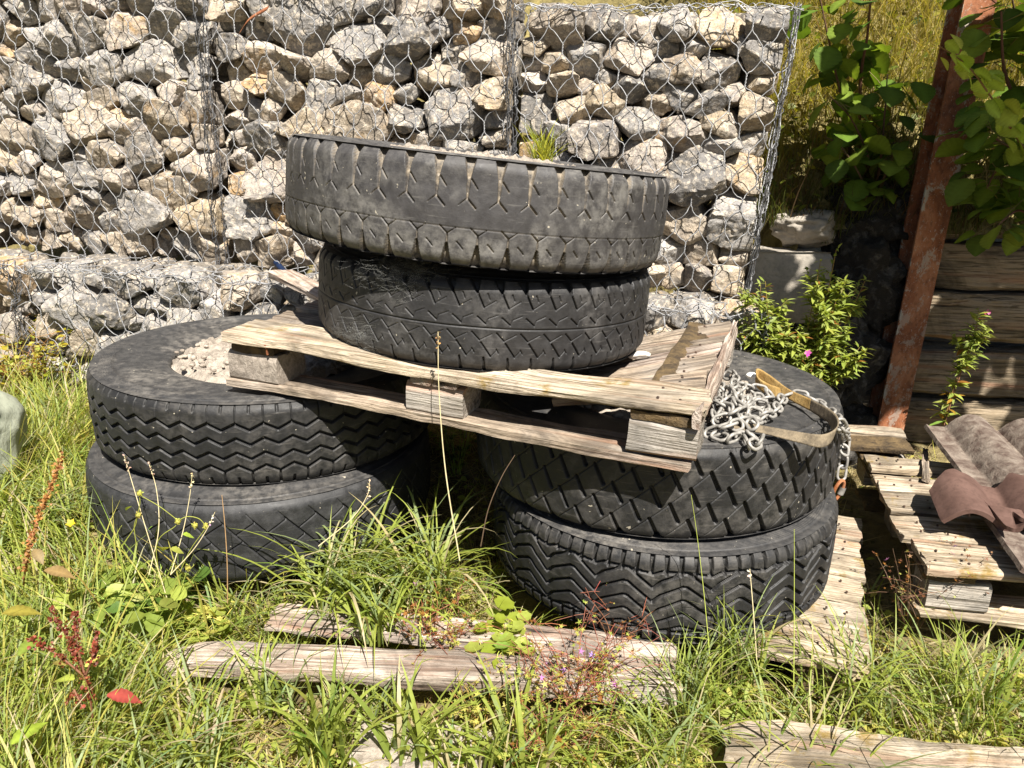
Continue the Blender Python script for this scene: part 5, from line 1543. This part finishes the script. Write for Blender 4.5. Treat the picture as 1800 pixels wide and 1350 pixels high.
# willowherbs -------------------------------------------------------------------------
def willowherb(loc, stems, label, leafn, size, flowers):
    root = empty("willowherb", loc, label=label, cat="flowering weed", group="willowherb plants")
    ms, mb = MB(), MB(); tops = []
    for (dx, dy, h) in stems:
        p = spline(np.array([[dx * .25, dy * .25, 0], [dx * .6 + rng.normal(0, .01), dy * .6, h * .5], [dx, dy, h]]), 14)
        tube(ms, p, np.linspace(.0032, .0012, len(p)), 6, col=vary(C(.26, .16, .06), 1, .1)[0])
        tops.append(p[-1])
        nb = 5
        segs = [p]
        for q in range(nb):
            i = int(len(p) * rng.uniform(.45, .9))
            a = rng.uniform(0, 6.28); e = p[i] + [math.cos(a) * .06, math.sin(a) * .06, .07 * rng.uniform(.5, 1.2)]
            bq = spline(np.array([p[i], (p[i] + e) / 2 + [0, 0, -.008], e]), 5); tube(ms, bq, .0011, 5, col=C(.24, .22, .06)); segs.append(bq); tops.append(e)
        for sgm in segs:
            n = int(leafn * len(sgm) / 14)
            i = rng.integers(1, len(sgm), n)
            yaw = rng.uniform(0, 6.28, n)
            f = i / len(sgm)
            sz = size * (1.15 - .6 * f) * rng.uniform(.6, 1.2, n)
            M_, P_ = mats(sgm[i] + rng.normal(0, .003, (n, 3)), yaw, rng.uniform(-.3, .9, n), rng.normal(0, .3, n), sz)
            c = pick([G_LIME, C(.36, .42, .12), G_MID, ORNG], [.45, .32, .2, .03], n)
            low = sgm[i][:, 2] < 0.14
            c = np.where((low & (rng.uniform(size=n) < .35))[:, None], C(.34, .20, .03)[None], c)
            scatter(mb, lance, M_, P_, c)
    ms.build("stem", M_STEM, root); mb.build("foliage", M_LEAF, root)
    for q in range(flowers):
        m1 = MB(); fl = fan_leaf(np.array([1, .8, 1, .45] * 2), .35)
        M_, P_ = mats(np.zeros((3, 3)) + rng.normal(0, .003, (3, 3)), rng.uniform(0, 6, 3), rng.uniform(.3, 1.3, 3), rng.normal(0, .4, 3), np.full(3, .020)); scatter(m1, fl, M_, P_, vary(C(.58, .10, .38), 3, .1))
        o = m1.build("flower", M_LEAF, root); o.location = np.array(tops[(q * 5) % len(tops)]) + [0, -.035, 0.0]
    return root
ws = [(rng.uniform(-.22, .24), rng.uniform(-.12, .10), rng.uniform(.30, .56)) for _ in range(15)] + [(0.10, -.02, .66), (0.06, .0, .62), (0.22, .0, .55), (-.12, .0, .55), (-.20, -.03, .50)]
willowherb((0.985, 2.60, 0.12), ws, "bushy sunlit willowherb with magenta flowers between the right tyre and dark rocks", 46, .050, 5)
willowherb((1.62, 2.72, 0.10), [(0.06, -.03, .44), (0.045, -.02, .40)], "lone leggy willowherb stem with one pink flower before the sleepers", 26, .055, 1)

# hazel ---------------------------------------------------------------------------------
hz = blade_leaf(15, lambda t: 0.47 * np.sin(math.pi * np.clip(t, .03, .995) ** .85) ** .75, 0.14, 0.22, 0.09, 1)
def hazel(loc, branches, label, n_leaf, size, cols, p, spread=0.07, group="hazel bushes", extra=None, pitch=(-1.0, .1)):
    root = empty("hazel_bush", loc, label=label, cat="bush", group=group)
    o0 = np.array(loc); ms, mb = MB(), MB()
    for (pts, r0, nl, sz) in branches:
        q = spline(np.array([np.array(a) for a in pts]), 10) - o0
        tube(ms, q, np.linspace(r0, r0 * .35, len(q)), 7, col=vary(C(.11, .065, .04), 1, .1)[0])
        n = nl
        i = rng.integers(len(q) // 4, len(q), n)
        d = rng.normal(size=(n, 3)) * [1, 1, .7]; d /= np.linalg.norm(d, axis=1)[:, None]
        r = spread * rng.uniform(.3, 1.5, n)
        pos = q[i] + d * r[:, None]
        for k in range(0, n, 2): tube(ms, [q[i[k]], (q[i[k]] + pos[k]) / 2 + [0, 0, .006], pos[k]], .0012, 4, col=C(.18, .14, .05))
        M_, P_ = mats(pos, np.arctan2(d[:, 1], d[:, 0]) - math.pi / 2 + rng.normal(0, .4, n), rng.uniform(*pitch, n), rng.normal(0, .35, n), sz * rng.uniform(.6, 1.2, n))
        scatter(mb, hz, M_, P_, pick(cols, p, n, .18, .06), HZ_SHADE)
    if extra is not None:
        n = len(extra)
        M_, P_ = mats(extra - o0, rng.uniform(0, 6.28, n), rng.uniform(-.6, .3, n), rng.normal(0, .35, n), .135 * rng.uniform(.7, 1.2, n))
        scatter(mb, hz, M_, P_, pick(cols, p, n, .18, .06), HZ_SHADE)
    ms.build("stem", M_STEM, root); mb.build("foliage", M_HAZEL, root)
    return root
HZ = [C(.12, .20, .024), C(.19, .27, .034), C(.08, .14, .022)]
hazel((1.45, 3.25, 0.8), [([(1.45, 3.25, .8), at(1512, 160, 3.1), at(1525, 60, 3.0), at(1535, -60, 2.95)], .008, 34, .088), ([(1.42, 3.25, .82), at(1490, 230, 3.1), at(1465, 110, 3.0), at(1440, -10, 2.95)], .007, 28, .088),
                          ([(1.45, 3.25, .8), at(1530, 300, 3.05), at(1500, 215, 2.95), at(1460, 170, 2.9)], .006, 22, .088), ([(1.47, 3.25, .8), at(1545, 300, 3.05), at(1555, 200, 2.98), at(1560, 130, 2.98)], .006, 20, .085),
                          ([(1.45, 3.25, .8), at(1520, 330, 3.0), at(1480, 260, 2.95), at(1450, 240, 2.9)], .005, 18, .085), ([(1.47, 3.25, .8), at(1545, 330, 3.0), at(1565, 285, 2.95), at(1575, 250, 2.95)], .005, 16, .085)],
      "hazel sapling with dark round leaves left of the rusty post", 0, .1, HZ, [.4, .25, .35])
# unseen crown overhead: leaves set along sun rays to shade sleepers and rocks
canopy = []
tg = []
for (n_, xr, yy, zr) in ((290, (1.45, 2.8), 3.1, (-.1, 1.0)), (120, (1.12, 1.5), 2.95, (-.05, .92)), (10, (1.47, 1.60), 2.84, (.5, 1.2)), (80, (1.0, 2.4), 3.15, (.80, 1.0)), (26, (.93, 1.2), 2.87, (.40, .70))):
    tg.append(np.c_[rng.uniform(*xr, n_), np.full(n_, yy), rng.uniform(*zr, n_)])
tg = np.concatenate(tg)
hgt = rng.uniform(1.95, 2.45, len(tg))
sd = np.array(SUN_DIR)
CAN = tg + sd * ((hgt - tg[:, 2]) / sd[2])[:, None]
for (a, b, c, r0) in (((2.3, 3.2, 1.9), (2.2, 2.5, 2.3), (1.75, 1.9, 2.2), .014), ((2.4, 3.2, 1.9), (2.5, 2.4, 2.35), (2.4, 1.8, 2.2), .014), ((2.3, 3.2, 1.9), (2.0, 2.7, 2.3), (1.5, 2.3, 2.25), .012), ((2.6, 3.2, 2.0), (2.9, 2.5, 2.35), (3.0, 1.9, 2.2), .012)):
    canopy.append(([(2.25, 3.5, 1.0), a, b, c], r0, 4, .115))
hazel((2.25, 3.5, 1.0), canopy + [([(2.25, 3.5, 1.0), at(1790, 200, 2.9), at(1765, 120, 2.8), at(1760, 20, 2.75)], .009, 42, .095), ([(2.25, 3.5, 1.0), at(1800, 320, 2.75), at(1755, 300, 2.65), at(1735, 330, 2.6)], .007, 30, .095),
                                  ([(2.25, 3.5, 1.0), at(1820, 250, 2.8), at(1770, 200, 2.7), at(1745, 190, 2.7)], .007, 32, .095), ([(2.25, 3.5, 1.0), at(1830, 380, 2.7), at(1790, 370, 2.6), at(1755, 395, 2.55)], .006, 24, .095),
                                  ([(2.25, 3.5, 1.0), at(1820, 100, 2.9), at(1790, 40, 2.85), at(1775, -20, 2.8)], .007, 32, .095), ([(2.25, 3.5, 1.0), at(1810, 280, 2.7), at(1760, 250, 2.6), at(1745, 240, 2.58)], .006, 24, .095)],
      "large overhanging hazel with drooping leaves right of the rusty post", 0, .1, HZ, [.45, .3, .25], .085, extra=CAN)
# sunlit spray in front of the post
sp_ = [at(1800, 262, 2.52), at(1770, 215, 2.42), at(1735, 160, 2.34), at(1700, 115, 2.28), at(1650, 80, 2.22)]
o0 = np.array(sp_[0])
root = empty("hazel_spray", o0, label="bright sunlit spray of young leaves arching in front of the rusty post", cat="leafy branch")
ms, mb = MB(), MB()
q = spline(np.array([np.array(a) for a in sp_]), 10) - o0
tube(ms, q, np.linspace(.004, .0015, len(q)), 6, col=C(.2, .12, .05))
n = 30
i = np.linspace(2, len(q) - 1, n).astype(int)
pos = q[i] + rng.normal(0, .012, (n, 3))
M_, P_ = mats(pos, rng.uniform(0.2, 2.6, n) + math.pi, rng.uniform(-1.0, -.25, n), rng.normal(0, .5, n), np.linspace(.07, .055, n) * rng.uniform(.7, 1.1, n))
scatter(mb, hz, M_, P_, vary(C(.32, .40, .06), n, .12, .05), HZ_SHADE)
ms.build("stem", M_STEM, root); mb.build("foliage", M_HAZEL, root)

# bank vegetation: a mass of grass, yellow up the slope, with darker undergrowth at its foot
mb = MB()
n = 26000
x = rng.uniform(0.86, 3.6, n); y = 2.98 + 2.2 * rng.uniform(0, 1, n) ** 1.3 
m = (y > 3.0) | (x < 2)
x, y = x[m], y[m]; n = len(x)
B = np.c_[x, y, bank_z(x, y) - 0.01]
h = rng.gamma(5, .045, n) * (0.55 + 0.6 * smooth(3.0, 3.6, y))
col = pick([C(.58, .48, .12), C(.46, .42, .08), C(.60, .50, .25), C(.28, .28, .05)], [.38, .3, .2, .12], n)
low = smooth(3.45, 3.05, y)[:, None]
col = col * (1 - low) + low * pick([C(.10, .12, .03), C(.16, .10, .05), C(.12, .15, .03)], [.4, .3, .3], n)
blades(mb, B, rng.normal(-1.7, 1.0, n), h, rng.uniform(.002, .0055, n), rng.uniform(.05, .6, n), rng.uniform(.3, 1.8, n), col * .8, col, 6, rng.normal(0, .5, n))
nl = 7000
x = rng.uniform(0.9, 4.0, nl); y = rng.uniform(2.99, 4.8, nl)
B = np.c_[x, y, bank_z(x, y) + rng.uniform(.0, .16, nl)]
M_, P_ = mats(B, rng.uniform(0, 6.28, nl), rng.uniform(-.6, .8, nl), rng.normal(0, .5, nl), rng.uniform(.012, .045, nl))
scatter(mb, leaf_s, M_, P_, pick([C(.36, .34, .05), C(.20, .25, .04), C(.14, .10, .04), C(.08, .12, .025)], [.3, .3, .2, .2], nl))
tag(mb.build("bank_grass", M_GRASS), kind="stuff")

# moss and litter in the gap between the pallets
mb = MB()
n = 900
x = rng.uniform(0.80, 1.2, n); y = rng.uniform(1.45, 2.5, n)
xl_, xr_ = 0.80 + (y - 1.43) * .4, 1.03 + (y - 1.675) * .21
k = (x > xl_ - .01) & (x < xr_ + .02)
x, y = x[k], y[k]; n = len(x)
M_, P_ = mats(np.c_[x, y, ground_z(x, y) + rng.uniform(0, .05, n)], rng.uniform(0, 6.28, n), rng.uniform(-.6, .8, n), rng.normal(0, .5, n), rng.uniform(.008, .022, n))
scatter(mb, leaf_s, M_, P_, pick([C(.07, .07, .02), C(.12, .10, .03)], [.6, .4], n))
tag(mb.build("moss", M_LEAF), kind="stuff")

# cobwebs
def cobweb(c, s, n, label, axes):
    mb = MB(); r = np.random.default_rng(n)
    for k in range(n):
        a = r.normal(size=3) * s; b = a + r.normal(size=3) * np.array(s) * 0.35
        mid_ = (a + b) / 2 + r.normal(size=3) * np.array(s) * .25
        tube(mb, spline(np.array([a, mid_, b]), 4), 0.00006, 3)
    o = mb.build("cobweb", M_WEB); o.location = c
    return tag(o, label, "cobweb", "cobwebs on the tyres")
cobweb(at(715, 478, 1.72), (.055, .006, .028), 420, "dusty cobweb hanging in the gap under the topmost tyre", None)
cobweb(at(655, 592, 1.77), (.050, .008, .024), 420, "matted cobweb on the lower left of the middle tyre", None)
